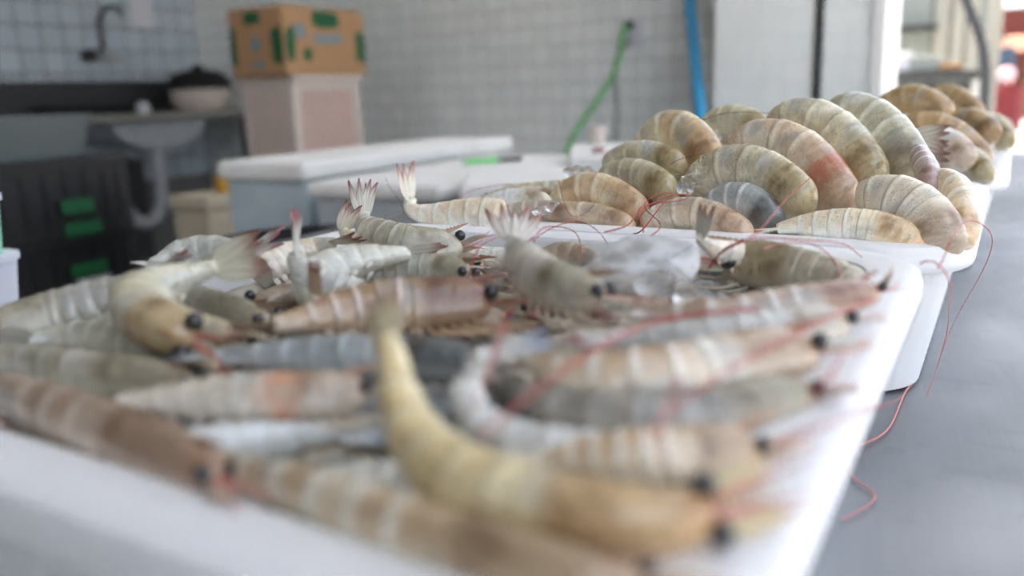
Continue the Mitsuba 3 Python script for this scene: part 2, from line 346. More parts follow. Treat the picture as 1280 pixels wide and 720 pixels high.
LINE = .7
def body_color(pal, a, v, X, seedv, tseg=None, extra=None):
    D, S, B, K, H, TP, bs, mt = pal
    up = np.cos(a)
    c = mixc(np.broadcast_to(S, a.shape + (3,)), np.broadcast_to(D, a.shape + (3,)), sstep(-0.1, 0.95, up))
    c = mixc(c, np.broadcast_to(B, c.shape), sstep(0.1, -0.75, up))
    o = X + seedv
    n1, n2, n3 = meshkit.fbm(o * 130, 3, 1), meshkit.fbm(o * 420, 3, 2), meshkit.noise(o * 1500, 3)
    n0, n0b = meshkit.fbm(o * 45, 2, 7), meshkit.fbm(o * 60 + 9, 2, 8)
    c = mixc(c, np.broadcast_to(D * np.array([.56, .48, .38]), c.shape), .55 * mt * sstep(.52, .74, n0))
    c = mixc(c, np.broadcast_to(np.minimum(B * 1.12, .8), c.shape), .6 * sstep(.50, .28, n0))
    c = mixc(c, np.broadcast_to(GREY_BLUE, c.shape), .45 * sstep(.52, .70, n0b))
    if tseg is not None:                                                 # tseg: 0 at the rear edge of the segment, 1 at its front
        c = mixc(c, np.broadcast_to(K, c.shape), min(bs * 1.3, .95) * sstep(0.40, 0.20, tseg) * sstep(-1, .2, up) * (0.55 + 0.9 * (n1 - 0.3)))
        c = mixc(c, c * np.array([.62, .55, .48]), LINE * sstep(0.12, 0.04, tseg) * sstep(-.7, .1, up))
    c = mixc(c, np.broadcast_to(H, c.shape), sstep(0.66, 0.74, v))
    c = c * (1 + mt * (0.9 * (n1 - 0.5) + 0.7 * (n2 - 0.5)))[..., None]
    if tseg is not None: c = mixc(c, c * np.array([.80, .72, .62]), .6 * mt * sstep(.45, 1.0, tseg))
    c = c * (1 + .22 * (meshkit.noise(np.stack([v * 230 + n1 * 6, a * 1.2, 0 * v], -1), 5) - .5))[..., None]
    c = c * (1 - mt * 0.55 * sstep(0.70, 0.86, n3) * sstep(0.35, 0.6, n1))[..., None]
    if extra is not None: c = extra(c, a, v, n1, n2)
    return np.clip(c * 1.06, 0.005, 0.92)

def leaf(L, W, org, ax, side, nrm, c0, c1, nx=11, ny=7, th=0.0006, pw=0.62, bend=0.0, tip=0.62, ribs=0.25, point=0.9):
    """a flat oval blade along ax, broad along side, thick along nrm"""
    x = np.linspace(0, 1, nx); y = np.linspace(-1, 1, ny)
    w = W * np.maximum(np.sin(np.pi * np.clip(x, 0.02, 0.985) ** pw), 0.03) ** point + 0.12 * W * (1 - x)
    XX, YY = np.meshgrid(x, y, indexing='ij')
    top, bot = [], []
    zz = bend * L * XX ** 2 + 0.10 * W * (1 - YY ** 2)
    base = org + XX[..., None] * L * ax + (YY * w[:, None])[..., None] * side
    edge = np.clip(1 - np.abs(YY) ** 3, 0.05, 1)
    rib = 1 + 0.5 * np.exp(-(YY / 0.14) ** 2)
    top = base + (zz + th * edge * rib)[..., None] * nrm; bot = base + (zz - th * edge)[..., None] * nrm
    v = np.vstack([top.reshape(-1, 3), bot.reshape(-1, 3)]); N = nx * ny
    i, j = np.meshgrid(np.arange(nx - 1), np.arange(ny - 1), indexing='ij'); q = (i * ny + j).ravel()
    f = [np.stack([q, q + ny, q + ny + 1], 1), np.stack([q, q + ny + 1, q + 1], 1), np.stack([q + N, q + N + ny + 1, q + N + ny], 1), np.stack([q + N, q + N + 1, q + N + ny + 1], 1)]
    for jj, s in ((0, 1), (ny - 1, -1)):
        e = np.arange(nx - 1) * ny + jj
        A = np.stack([e, e + N, e + N + ny], 1); B = np.stack([e, e + N + ny, e + ny], 1)
        f += [A[:, ::s], B[:, ::s]]
    for ii, s in ((0, -1), (nx - 1, 1)):
        e = ii * ny + np.arange(ny - 1)
        A = np.stack([e, e + N, e + N + 1], 1); B = np.stack([e, e + N + 1, e + 1], 1)
        f += [A[:, ::s], B[:, ::s]]
    t = sstep(tip, 0.98, XX + 0.12 * np.cos(YY * 7))
    c = mixc(np.broadcast_to(np.asarray(c0, float), XX.shape + (3,)), np.broadcast_to(np.asarray(c1, float), XX.shape + (3,)), t)
    c = c * (1 - ribs * (0.5 + 0.5 * np.cos(YY * 9)) * (1 - 0.5 * XX))[..., None]
    return trimesh.Trimesh(v, np.vstack(f), process=False), np.tile(c.reshape(-1, 3), (2, 1))

LUM, SAT = V(.3, .59, .11), 0.82
GREY_BLUE = lin(150, 156, 156)
made_count = [0]
def shrimp(pts, R, lean, pal, label, head=True, fan=True, legs=True, fins=True, antenna=0, q=1.0, spread=1.0, fan_dir=None, extra=None, group=None, scale_up=0.0, vhead=1.0, antc='whisker_red', vr=None, relief=1.0, seed=None, gain=1.0):
    """head: True = whole, 'stub' = head shell only, False = body and tail only"""
    made_count[0] += 1; rng = np.random.default_rng(700 + (seed or made_count[0]))
    k = thing('shrimp', label, 'shrimp', group)
    p_ = [lin(*c) for c in PAL[pal][:6]] + PAL[pal][6:]
    p_ = [c @ LUM + (c - c @ LUM) * SAT for c in p_[:6]] + p_[6:]
    jit = (1 + rng.normal(0, .05)) * (1 + rng.normal(0, .012, 3))
    p_ = [c * jit * gain for c in p_[:6]] + p_[6:]
    sv = rng.uniform(-5, 5, 3)
    b = Body(pts, R, lean, *((vr[1], vr[0]) if vr else ((1.0 if head else 0.67), 0.0)))
    na, nr = int(26 * q), max(6, int(9 * q))
    # six overlapping tail segments
    for i in range(6):
        v0, v1 = BND[i], BND[i + 1]; w = v1 - v0
        if v1 < b.vmin + .03: continue
        tt = np.r_[-0.02, np.linspace(0.0, 1.14, nr)]; v = v0 + (tt - 0.10) * w
        m = 1 + relief * (0.030 - 0.048 * sstep(0.0, 1.0, tt)); m[0] = 0.95
        a = np.linspace(0, 2 * np.pi, na, endpoint=False)
        low = np.exp(-((np.abs(np.pi - np.abs(a - np.pi)) - 2.05) / 0.42) ** 2)   # lower side plates
        m2 = m[:, None] * (1 + low[None] * relief * (0.06 - 0.17 * np.abs(2 * np.clip(tt, 0, 1) - 1)[:, None] ** 2.5))
        X, aa, vv = b.shell(v, m2, na)
        c = body_color(p_, aa, vv, X, sv, np.broadcast_to(np.clip(tt, 0, 1)[:, None], aa.shape), extra)
        me = grid_tube(X)
        part(k, 'shell_segment', me, 'wet_shell', True, color=np.vstack([c.reshape(-1, 3), c[0].mean(0), c[-1].mean(0)]))
    P, t, d, s = [x[0] for x in b.at(0.0)]
    bk = -t
    if fan_dir is not None:
        bk = np.asarray(fan_dir, float); bk /= np.linalg.norm(bk)
        d = d - bk * (d @ bk); d /= np.linalg.norm(d); s = np.cross(-bk, d)
    if fan:
        Lf = 2.05 * R; pale = p_[2] * 0.95
        def fb(ang, L, W, tilt, off, nm, pt=0.8, tp=.42):
            ax = math.cos(ang) * bk + math.sin(ang) * s; ax = ax + tilt * d; ax /= np.linalg.norm(ax)
            sd = np.cross(d, ax); sd /= np.linalg.norm(sd); nn = np.cross(ax, sd)
            me, c = leaf(L, W, P + off * s * R + bk * R * 0.02 + d * R * tilt * .3, ax, sd, nn, pale, p_[5], bend=rng.uniform(-.03, .08), tip=tp, point=pt, th=0.0005)
            part(k, nm, me, 'fin_skin', True, color=np.clip(c, 0.01, .9))
        fb(0, Lf * 0.85, 0.24 * R, 0.12, 0, 'telson', 1.3, .7)
        for sg in (-1, 1):
            fb(sg * (0.05 + 0.17 * spread), Lf * 1.0, 0.34 * R, 0.04, sg * .10, 'uropod')
            fb(sg * (0.09 + 0.38 * spread), Lf * 1.05, 0.38 * R, -0.04, sg * .16, 'uropod')
    if fins:
        for i in range(1, 6):
            v = BND[i] + 0.05
            P, t, d, s = [x[0] for x in b.at(v)]
            for sg in ((-1, 1) if q > .7 else (1,)):
                r = prof(v) * R
                ax = -d * 0.75 + t * rng.uniform(.2, .6) + s * sg * .25; ax /= np.linalg.norm(ax)
                sd = np.cross(ax, s); sd /= np.linalg.norm(sd)
                me, c = leaf(r * 0.95, r * 0.2, P - d * r * 0.62 + s * sg * r * 0.38, ax, sd, np.cross(ax, sd), p_[2] * .92, p_[5] * .6 + p_[2] * .4, nx=7, ny=5, th=.0006, tip=.5)
                part(k, 'swimmeret', me, 'fin_skin', True, color=np.clip(c, .01, .9))
    if not head: return k, b
    # head shell
    vv = np.r_[.640, np.linspace(.644, min(.98, b.vmax), int(18 * q)), min(1.0, b.vmax + .004), min(1.012, b.vmax + .008)]
    a = np.linspace(0, 2 * np.pi, na, endpoint=False)
    m = 1 + relief * (0.03 - 0.03 * sstep(.64, .70, vv)); m[0] = .95
    if b.vmax >= 1: m[-2] *= .8; m[-1] *= .5
    dorsal, side = np.exp(-(a - 2 * np.pi * (a > np.pi)) ** 2 / 0.10), np.exp(-((np.abs(np.pi - np.abs(a - np.pi)) - 1.3) / .5) ** 2)
    groove = np.exp(-((vv - .83) / .018) ** 2)[:, None] * side[None] * .07 + np.exp(-((vv - .90) / .015) ** 2)[:, None] * side[None] * .05
    lowc = np.exp(-((np.abs(np.pi - np.abs(a - np.pi)) - 2.2) / 0.45) ** 2)
    m2 = m[:, None] * (1 + dorsal[None] * .07 * sstep(.7, .95, vv)[:, None] - groove + lowc[None] * .06)
    X, aa, vg = b.shell(vv, m2, na)
    def hextra(c, a_, v_, n1, n2):
        dark = np.exp(-((v_ - .76) / .06) ** 2) * sstep(-.2, .5, np.cos(a_)) * sstep(.35, .62, n1)
        c = mixc(c, c * np.array([.42, .34, .28]), .9 * dark)
        c = mixc(c, c * np.array([.55, .52, .48]), .7 * np.exp(-((v_ - .88) / .07) ** 2) * sstep(.45, .65, n2) * sstep(.7, -.3, np.cos(a_)))
        c = mixc(c, np.broadcast_to(p_[2], c.shape), .45 * sstep(.15, -.5, np.cos(a_)))
        c = mixc(c, c * np.array([1.05, .82, .66]), .5 * sstep(.9, 1.0, v_))
        return extra(c, a_, v_, n1, n2) if extra else c
    c = body_color(p_, aa, vg, X, sv, None, hextra)
    part(k, 'head_shell', grid_tube(X), 'wet_shell', True, color=np.vstack([c.reshape(-1, 3), c[0].mean(0), c[-1].mean(0)]))
    if head == 'stub': return k, b
    P, t, d, s = [x[0] for x in b.at(1.0)]
    P9, t9, d9, s9 = [x[0] for x in b.at(0.93)]
    hc = p_[4]
    # rostrum: toothed blade along the back ridge
    base = P9 + d9 * prof(.93) * R * 1.03
    x = np.linspace(0, 1, 22); Lr = 1.9 * R
    ax = t * .97 + d * .18; ax /= np.linalg.norm(ax)
    hgt = R * .20 * (1 - x) ** .8 * (1 + .55 * (np.arange(22) % 3 == 1) * (x < .8)) + R * .015
    cen = base[None] + ax[None] * (x * Lr)[:, None] - d[None] * (R * .12 * x ** 2 * 0)[:, None]
    wv = R * .06 * (1 - .75 * x)
    rr = np.stack([cen + d * hgt[:, None], cen + s * wv[:, None], cen - d * (R * .10 * (1 - x) + .0002)[:, None], cen - s * wv[:, None]], 1)
    part(k, 'rostrum', grid_tube(rr), 'fin_skin', 35 if False else False, color=np.tile(np.clip(hc * np.array([.85, .6, .5]), .01, .9), (rr.shape[0] * 4 + 2, 1)))
    for sg in (-1, 1):                                                   # eyes on short stalks
        e = P + t * R * .10 + s * sg * R * .50 + d * R * .30
        sph = trimesh.creation.icosphere(3, R * .275); sph.apply_translation(e)
        ey = part(k, 'eye', sph, 'eye_black', True)
        st = tube([P + s * sg * R * .15 + d * R * .22 - t * R * .1, e - s * sg * R * .06], [R * .10, R * .14], 8)
        part(ey, 'stalk', st, 'fin_skin', True, color=np.tile(hc, (len(st.vertices), 1)))
        ax2 = t + s * sg * .16 + d * (.02 + scale_up * (1 if sg > 0 else .3)); ax2 /= np.linalg.norm(ax2)
        sd = np.cross(d, ax2); sd /= np.linalg.norm(sd)
        me, c = leaf(1.9 * R, .30 * R, P + s * sg * R * .26 - d * R * .05 - t * R * .1, ax2, sd, np.cross(ax2, sd), p_[1] * .95, p_[3] * np.array([.95, .8, .7]), tip=.4, pw=.8)
        part(k, 'antennal_scale', me, 'fin_skin', True, color=np.clip(c, .01, .9))
        for q_ in (0, 1):
            aa_ = tube([P + s * sg * R * .12 + d * R * .02, P + t * R * 1.0 + s * sg * R * (.2 + .1 * q_), P + t * R * 2.3 + s * sg * R * (.35 + .3 * q_) + d * R * (.3 - .5 * q_)], [R * .09, R * .05, R * .012], 6, 8)
            part(k, 'antennule', aa_, 'whisker_pink', True)
    if legs:
        lc = p_[2] * np.array([.98, .9, .82])
        for i in range(5):
            v = .70 + .052 * i
            P_, t_, d_, s_ = [x[0] for x in b.at(v)]
            for sg in (-1, 1):
                r = prof(v) * R
                o = P_ - d_ * r * .75 + s_ * sg * r * .30
                j1 = o - d_ * r * .45 + t_ * r * (.5 + .2 * i) + s_ * sg * r * .35
                j2 = j1 + t_ * r * (1.0 + rng.uniform(-.2, .3)) - d_ * r * .05 + s_ * sg * r * .1
                j3 = j2 + t_ * r * .7 - d_ * r * rng.uniform(.1, .5)
                me = tube([o, j1, j2, j3], [R * .10, R * .085, R * .06, R * .025], 6, 10)
                part(k, 'leg', me, 'fin_skin', True, color=np.tile(lc, (len(me.vertices), 1)))
    for i in range(antenna):                                             # long whiskers lying loosely over the heap
        sg = (-1, 1)[i % 2]
        p0 = P + s * sg * R * .3 - d * R * .1; h = t + s * sg * rng.uniform(.2, .9); h = V(h[0], h[1], 0); h /= np.linalg.norm(h)
        turn = sg * rng.uniform(.2, .75); q_ = [p0]; z = p0[2]
        for j in range(1, 8):
            h = V(h[0] * math.cos(turn) - h[1] * math.sin(turn), h[0] * math.sin(turn) + h[1] * math.cos(turn), 0)
            turn *= .86
            z = z * .5 + .5 * (0.985 + rng.uniform(-.006, .01)); n_ = q_[-1] + h * rng.uniform(.016, .026); n_[2] = z; q_.append(n_)
        part(k, 'antenna', tube(q_, [.0007, .0005, .0004, .0002], 5, 40), antc, True)
    return k, b

# ------------------------------------------------------------------ the shrimp that the picture shows
def placed(pts, w, z=0.968, dep=None, row=None):
    """photo points (with optional height) -> points in the tray, and the body radius from its width in the photo"""
    out = []
    for p in pts:
        if row is not None:
            out.append(at_d(p[0], p[1], 0.70 - 0.000285 * (p[0] - 487) + row + (p[2] if len(p) > 2 else 0)))
        elif dep is not None:
            out.append(at_d(p[0], p[1], dep + (p[2] if len(p) > 2 else 0)))
        else:
            out.append(at_z(p[0], p[1], p[2] if len(p) > 2 else z))
    out = np.array(out)
    return out, w * depth(out[len(out) * 2 // 3]) / F_PX / 1.85
def orange_patch(c, a, v, n1, n2):
    return mixc(c, np.broadcast_to(lin(206, 122, 70), c.shape), np.clip(1.3 * np.exp(-((v - .67) / .075) ** 2) * (n2 * .7 + n1 * .9 - .35), 0, .85))
def white_bands(c, a, v, n1, n2):
    return mixc(c, np.broadcast_to(lin(226, 206, 200), c.shape), .9 * np.exp(-((v - .585) / .014) ** 2) + .7 * np.exp(-((v - .375) / .010) ** 2) + .35 * np.exp(-((v - .27) / .009) ** 2))
def red_neck(c, a, v, n1, n2):
    return mixc(c, np.broadcast_to(lin(184, 104, 80), c.shape), np.clip(1.2 * np.exp(-((v - .74) / .05) ** 2) * (1.5 * n1 - .2), 0, .75))
def dark_end(c, a, v, n1, n2):
    return mixc(c, np.broadcast_to(lin(112, 100, 96), c.shape), np.clip(.8 * np.exp(-((v - .72) / .04) ** 2) * (.2 + n2), 0, 1))

S = {}
def A(nm, pts, w, lean, pal, label, z=.966, **k):
    P, R = placed(pts, w, z); S[nm] = shrimp(P, R, lean, pal, label, **k)
def B(nm, pts, w, lean, pal, label, row=.05, tilt=.05, **k):
    if not k.get('fan', True):
        n = len(pts); g = -(tilt if row > .05 else .022)
        pts = [(p[0], p[1], g * (i / (n - 1) - .4)) for i, p in enumerate(pts)]; lean = lean - 24
    if not k.get('fan', True) and 'vr' not in k: k.update(vr=(.27, .88), head='stub', fins=False)
    k.setdefault('relief', .6); k.setdefault('gain', 1.5)
    P, R = placed(pts, w, row=row); S[nm] = shrimp(P, R, lean, pal, label, **k)
def C(nm, pts, w, lean, pal, label, dep=1.0, **k):
    pts = [(p[0], p[1], -.05 * (i / (len(pts) - 1) - .4)) for i, p in enumerate(pts)]; lean = lean - 24
    k.update(vr=(.26, .88), head='stub', fins=False); k.setdefault('relief', .5); k.setdefault('gain', 1.32)
    P, R = placed(pts, w, dep=dep); S[nm] = shrimp(P, R, lean, pal, label, **k)

# front tray, from the nearest rim backwards (paths run from tail to eyes)
A('big', [(487, 430, .996), (497, 482, .988), (522, 548, .978), (590, 606, .972), (690, 638, .970), (790, 652, .970), (880, 640, .972)], 112, -50, 'yellow', 'big yellowish shrimp nearest the camera, tail pointing straight up', q=1.7, spread=.1)
A('near', [(250, 572), (360, 607), (450, 640), (560, 682), (680, 716), (800, 737)], 92, -15, 'peach', 'peach shrimp along the near rim, head cut by the lower edge of the picture', q=1.5, extra=None)
A('nearleft', [(-50, 470), (40, 505), (110, 532), (190, 563), (270, 600)], 74, 10, 'brownpink', 'brownish pink banded shrimp along the near rim at the far left', q=1.3)
A('bluewhite', [(420, 540), (330, 553), (250, 570), (185, 588)], 66, 10, 'bluewhite', 'pale bluish shrimp tail between the near rim and the orange-patched shrimp', head=False, z=.960)
A('orange', [(150, 505), (220, 501), (300, 499), (380, 497), (455, 491)], 56, 20, 'palepink', 'pale shrimp with an orange patch behind its head, left of the big yellowish one', extra=orange_patch, q=1.3, z=.970)
A('blue', [(272, 447), (340, 446), (440, 447), (520, 450), (605, 455)], 52, 12, 'bluegrey', 'blue-grey shrimp with a dark head, just below the brown one', q=1.3, z=.970)
A('brown', [(345, 407), (400, 397), (460, 388), (540, 382), (610, 378)], 62, 25, 'brown', 'brown shrimp with white bands lying across the middle of the front tray', q=1.6, extra=white_bands, z=.976)
A('crossing', [(641, 300, .992), (652, 325, .989), (676, 348, .986), (706, 362, .985), (752, 371, .985)], 56, 8, 'greenwhite', 'greenish white shrimp pointing at the viewer, tail fan spread on the back rim', q=1.5, spread=1.5, fan_dir=(-.25, .55, .75))
A('curl', [(268, 334, .992), (232, 345, .989), (192, 362, .986), (178, 386, .982), (204, 408, .978), (244, 424, .976)], 74, -55, 'cream', 'cream shrimp curled at the left rim with brown head and tail fan to the right', q=1.6, spread=.45)
A('leftfan', [(183, 349, .985), (148, 366, .978), (100, 385, .972), (45, 402, .968), (-10, 422, .966)], 54, -20, 'greygreen', 'grey-green shrimp along the left rim, red-tipped tail behind the cream curled one', spread=.3, fan_dir=(.42, .70, .42))
A('whitehump', [(306, 316, .984), (272, 314, .982), (232, 324, .978), (205, 345, .972)], 48, 30, 'white', 'whitish shrimp hump beside the left rim, its tail fan tipped with red', head=False, spread=.7, fan_dir=(.8, .5, .45))
A('greyhead', [(200, 362, .962), (240, 380, .964), (285, 396, .965), (332, 408, .966)], 48, 15, 'greygreen', 'grey-green shrimp whose dark eye touches the tail end of the brown shrimp', q=1.2)
A('striped', [(40, 428), (90, 422), (150, 428), (215, 444), (268, 464)], 68, 25, 'greenwhite', 'pale striped shrimp below the cream curled one', q=1.2, z=.962)
A('leftlow', [(-60, 440), (20, 452), (90, 464), (160, 472), (240, 480)], 50, 0, 'greygreen', 'dull green shrimp at the left edge, above the brownish pink one', z=.962)
A('spiky', [(369, 320, .990), (372, 331, .985), (386, 348, .977), (412, 364, .970), (450, 376, .965)], 52, -30, 'white', 'white shrimp with an upright spiky tail near the left back corner', head=False, spread=1.0, fan_dir=(-.05, .1, 1))
A('roundback', [(506, 317, .980), (466, 322, .980), (424, 334, .977), (398, 354, .972), (414, 372, .966)], 56, -50, 'greenwhite', 'greenish round-backed shrimp with a long narrow tail pointing right', head=False, spread=.1, q=1.3)
A('backtail', [(416, 304, .978), (388, 312, .974), (358, 324, .970), (326, 340, .966)], 40, -20, 'cream', 'cream shrimp behind the spiky tail, dark red tail blades along the left rim', head=False, spread=.3)
A('corner', [(455, 270, .988), (462, 290, .981), (496, 306, .976), (536, 311, .973), (572, 308, .972)], 46, 15, 'greygreen', 'grey-green shrimp in the left back corner with raised tail and dark eye', q=1.4, spread=1.2, fan_dir=(-.1, .15, 1))
A('cornerfan', [(428, 288, .982), (440, 300, .976), (470, 318, .968)], 34, 0, 'cream', 'cream shrimp tail leaning on the left back rim, partly behind the corner shrimp', head=False, spread=.4, fan_dir=(.35, .3, .9))
A('eyeback', [(440, 346, .968), (490, 341, .968), (540, 341, .968), (584, 346, .968)], 40, 10, 'greygreen', 'small grey-green shrimp with eye just above the head of the brown one', q=1.2)
A('bluetail', [(606, 446, .988), (589, 474, .980), (590, 515, .973), (628, 548, .967), (690, 566, .964), (770, 580, .962)], 76, -55, 'bluewhite', 'pale bluish shrimp behind the big yellowish one, blue tail fan raised to the right', q=1.4, head=False, spread=.25, fan_dir=(.75, .45, .25))
A('dark', [(632, 478), (690, 510), (760, 524), (835, 532), (925, 515), (1012, 493)], 62, 15, 'darkgrey', 'dark grey translucent shrimp under the peach one, orange feeler base at its head', q=1.4, z=.968, legs=False)
A('peach', [(662, 452), (718, 470), (790, 474), (855, 470), (935, 454), (1014, 440)], 72, 25, 'peach', 'light peach banded shrimp in the middle of the right half of the front tray', q=1.6, z=.976, legs=False)
A('whiterow', [(765, 424), (820, 424), (880, 426), (965, 418), (1055, 404)], 54, 12, 'white', 'whitish shrimp whose head lies on the right rim, between two others', q=1.4, z=.976, legs=False)
A('banded', [(792, 394), (860, 394), (915, 394), (965, 387), (1030, 378), (1093, 366)], 44, 12, 'banded', 'shrimp with brown and white bands, head farthest back on the right rim', q=1.4, z=.978, scale_up=.75, legs=False)
A('facing', [(1072, 370, .963), (1050, 361, .963), (1010, 348, .966), (960, 335, .969), (905, 328, .972)], 58, 5, 'olive', 'olive shrimp facing left at the back rim, cream legs and black eyes showing', q=1.6, fan=False, vr=(.32, 1.0))
A('tanhead', [(670, 572), (765, 574), (850, 574), (940, 563)], 70, 10, 'peach', 'shrimp with a broad tan head, just behind the head of the big yellowish one', q=1.4, z=.966)
A('lump', [(775, 340, .966), (735, 324, .970), (702, 322, .968), (672, 338, .962)], 34, 0, 'beige', 'brownish dotted shrimp back sticking out left of the large ice lump', head=False, fan=False, q=1.3)
A('redtail', [(396, 372, .984), (408, 390, .974), (440, 402, .966), (490, 410, .960)], 38, 0, 'brown', 'shrimp showing only a reddish upright tail spike beside the brown one', head=False, spread=0, fan_dir=(-.06, .05, 1))
A('creamtail', [(876, 298, .990), (890, 310, .983), (930, 322, .974), (985, 336, .966)], 36, -10, 'palepink', 'pale shrimp tail standing at the back rim, red-tipped, right of the large ice lump', head=False, spread=.5, fan_dir=(.15, .2, 1))

# middle tray
B('m1', [(697, 264), (713, 247), (738, 240), (770, 249), (803, 276)], 44, 8, 'tan', 'tan shrimp, lowest of the three stacked at the left of the middle heap', row=.045, head='stub', q=1.6, fan=False)
B('m2', [(752, 226), (785, 219), (815, 226), (840, 246)], 38, 8, 'olive', 'pale olive shrimp, second of the three stacked at the left of the middle heap', row=.07, head=False, q=1.6, fan=False)
B('m3', [(757, 212), (790, 197), (825, 199), (852, 216)], 36, 8, 'olive', 'olive grey shrimp, topmost of the three stacked at the left of the middle heap', row=.10, head=False, q=1.5, fan=False)
B('m4', [(806, 204), (822, 174), (848, 166), (874, 184), (893, 220)], 50, 8, 'tan', 'steeply arched tan shrimp at the upper left of the middle heap', row=.12, head='stub', q=1.6, fan=False)
B('m5', [(880, 166), (905, 152), (935, 155), (960, 176)], 36, 8, 'olive', 'olive shrimp at the back of the middle heap with a brown feeler across it', row=.17, head=False, q=1.4, fan=False)
B('m6', [(662, 277), (690, 270), (728, 270), (765, 278), (792, 292)], 32, 8, 'beige', 'beige pink shrimp lying just behind the back rim of the front tray', row=.03, head='stub', q=1.5, fan=False)
B('m7', [(866, 252), (892, 222), (932, 214), (974, 232), (1008, 268)], 60, 8, 'olive', 'large olive arched shrimp in the centre of the middle heap', row=.06, head='stub', q=2.0, fan=False)
B('m8', [(922, 198), (953, 178), (998, 190), (1030, 222), (1062, 262)], 58, 8, 'beige', 'large shrimp with a red neck in the middle heap', row=.10, head='stub', q=2.0, fan=False, extra=red_neck)
B('m9', [(968, 170), (1000, 153), (1042, 168), (1074, 205), (1094, 236)], 60, 8, 'olive', 'large yellowish arched shrimp behind the one with the red neck', row=.13, head='stub', q=2.0, fan=False)
B('m10', [(1040, 154), (1074, 148), (1108, 172), (1132, 208), (1146, 240)], 64, 8, 'greygreen', 'largest arched shrimp at the top right of the middle heap, greenish grey', row=.15, head='stub', q=2.0, fan=False, extra=dark_end)
B('m10b', [(1146, 190), (1158, 212), (1166, 240)], 34, 8, 'purplegrey', 'purplish grey shrimp end beside the largest arched one', row=.085, head=False, q=1.3, fan=False)
B('m11', [(888, 268), (912, 252), (942, 256), (966, 288)], 42, 8, 'bluegrey', 'blue-grey shrimp under the large olive arched one', row=.04, head=False, q=1.6, fan=False)
B('m12', [(805, 288), (835, 273), (872, 270), (912, 286), (935, 306)], 42, 8, 'beige', 'beige finely dotted shrimp behind the standing red-tipped tail', row=.022, head='stub', q=1.7, fan=False)
B('m13', [(975, 286), (1010, 282), (1060, 284), (1108, 292), (1146, 316)], 42, 8, 'cream', 'cream shrimp lying along the front of the middle tray, closed tail to the left', row=.012, head='stub', q=1.8, spread=.15)
B('m14', [(1078, 262), (1108, 257), (1140, 268), (1164, 294), (1172, 324)], 76, 8, 'palepink', 'broad pale shrimp in the front right corner of the middle tray', row=.035, head=False, q=1.8, fan=False)
B('m15', [(1166, 236), (1186, 232), (1202, 250), (1204, 280), (1196, 306)], 42, 8, 'cream', 'pale yellow shrimp against the right rim of the middle tray', row=.055, head=False, q=1.4, fan=False)
B('m16', [(513, 249), (516, 263), (542, 271), (580, 272), (625, 274)], 42, 0, 'cream', 'cream shrimp with an upright fanned tail at the left end of the middle tray', row=-.012, head=False, q=1.2, fan_dir=(-.1, .0, 1), spread=.5)
B('m17', [(590, 266), (622, 254), (652, 250), (690, 258)], 26, 0, 'white', 'white shrimp low at the left of the middle tray', row=.04, head=False, q=1.0, fan=False)
B('m18', [(622, 240), (650, 236), (690, 235), (735, 232)], 18, 0, 'tan', 'orange-tan shrimp farthest back at the left of the middle tray', row=.16, head=False, q=1.0)
B('m19', [(598, 258), (640, 245), (680, 246), (715, 252)], 22, 0, 'palepink', 'pinkish pale shrimp behind the white one at the left of the middle tray', row=.10, head=False, q=1.0, fan=False)
B('m20', [(630, 268), (655, 262), (690, 264), (720, 275)], 24, 0, 'brownpink', 'dull pinkish grey shrimp beside the spread tail fan', row=.03, head=False, q=1.0, fan=False)

# farthest tray
C('f1', [(1102, 142), (1128, 126), (1155, 129), (1182, 152)], 34, 8, 'ochre', 'ochre arched shrimp, topmost at the left of the farthest heap', dep=1.02, head=False, fan=False)
C('f2', [(1160, 126), (1186, 120), (1206, 130), (1222, 148)], 26, 8, 'ochre', 'ochre shrimp farthest back at the top of the farthest heap', dep=1.18, head=False, fan=False)
C('f3', [(1128, 166), (1155, 157), (1186, 166), (1214, 190), (1228, 210)], 34, 8, 'ochre', 'ochre shrimp with a long sloping back in front of the topmost ones', dep=.93, head='stub', fan=False)
C('f4', [(1190, 156), (1218, 156), (1238, 176)], 36, 8, 'ochre', 'deep ochre rounded shrimp right of the sloping one', dep=1.06, head=False, fan=False)
C('f5', [(1226, 152), (1248, 160), (1257, 182)], 28, 8, 'olive', 'pale olive shrimp at the right rim of the farthest tray', dep=1.16, head=False, fan=False)
C('f6', [(1132, 196), (1158, 180), (1186, 184), (1204, 210)], 38, 8, 'palepink', 'pinkish pale shrimp at the front of the farthest heap', dep=.88, head=False, fan=False)
C('f7', [(1184, 218), (1204, 198), (1222, 206), (1230, 224)], 30, 8, 'olive', 'pale greenish shrimp at the front right of the farthest heap', dep=.88, head=False, fan=False)
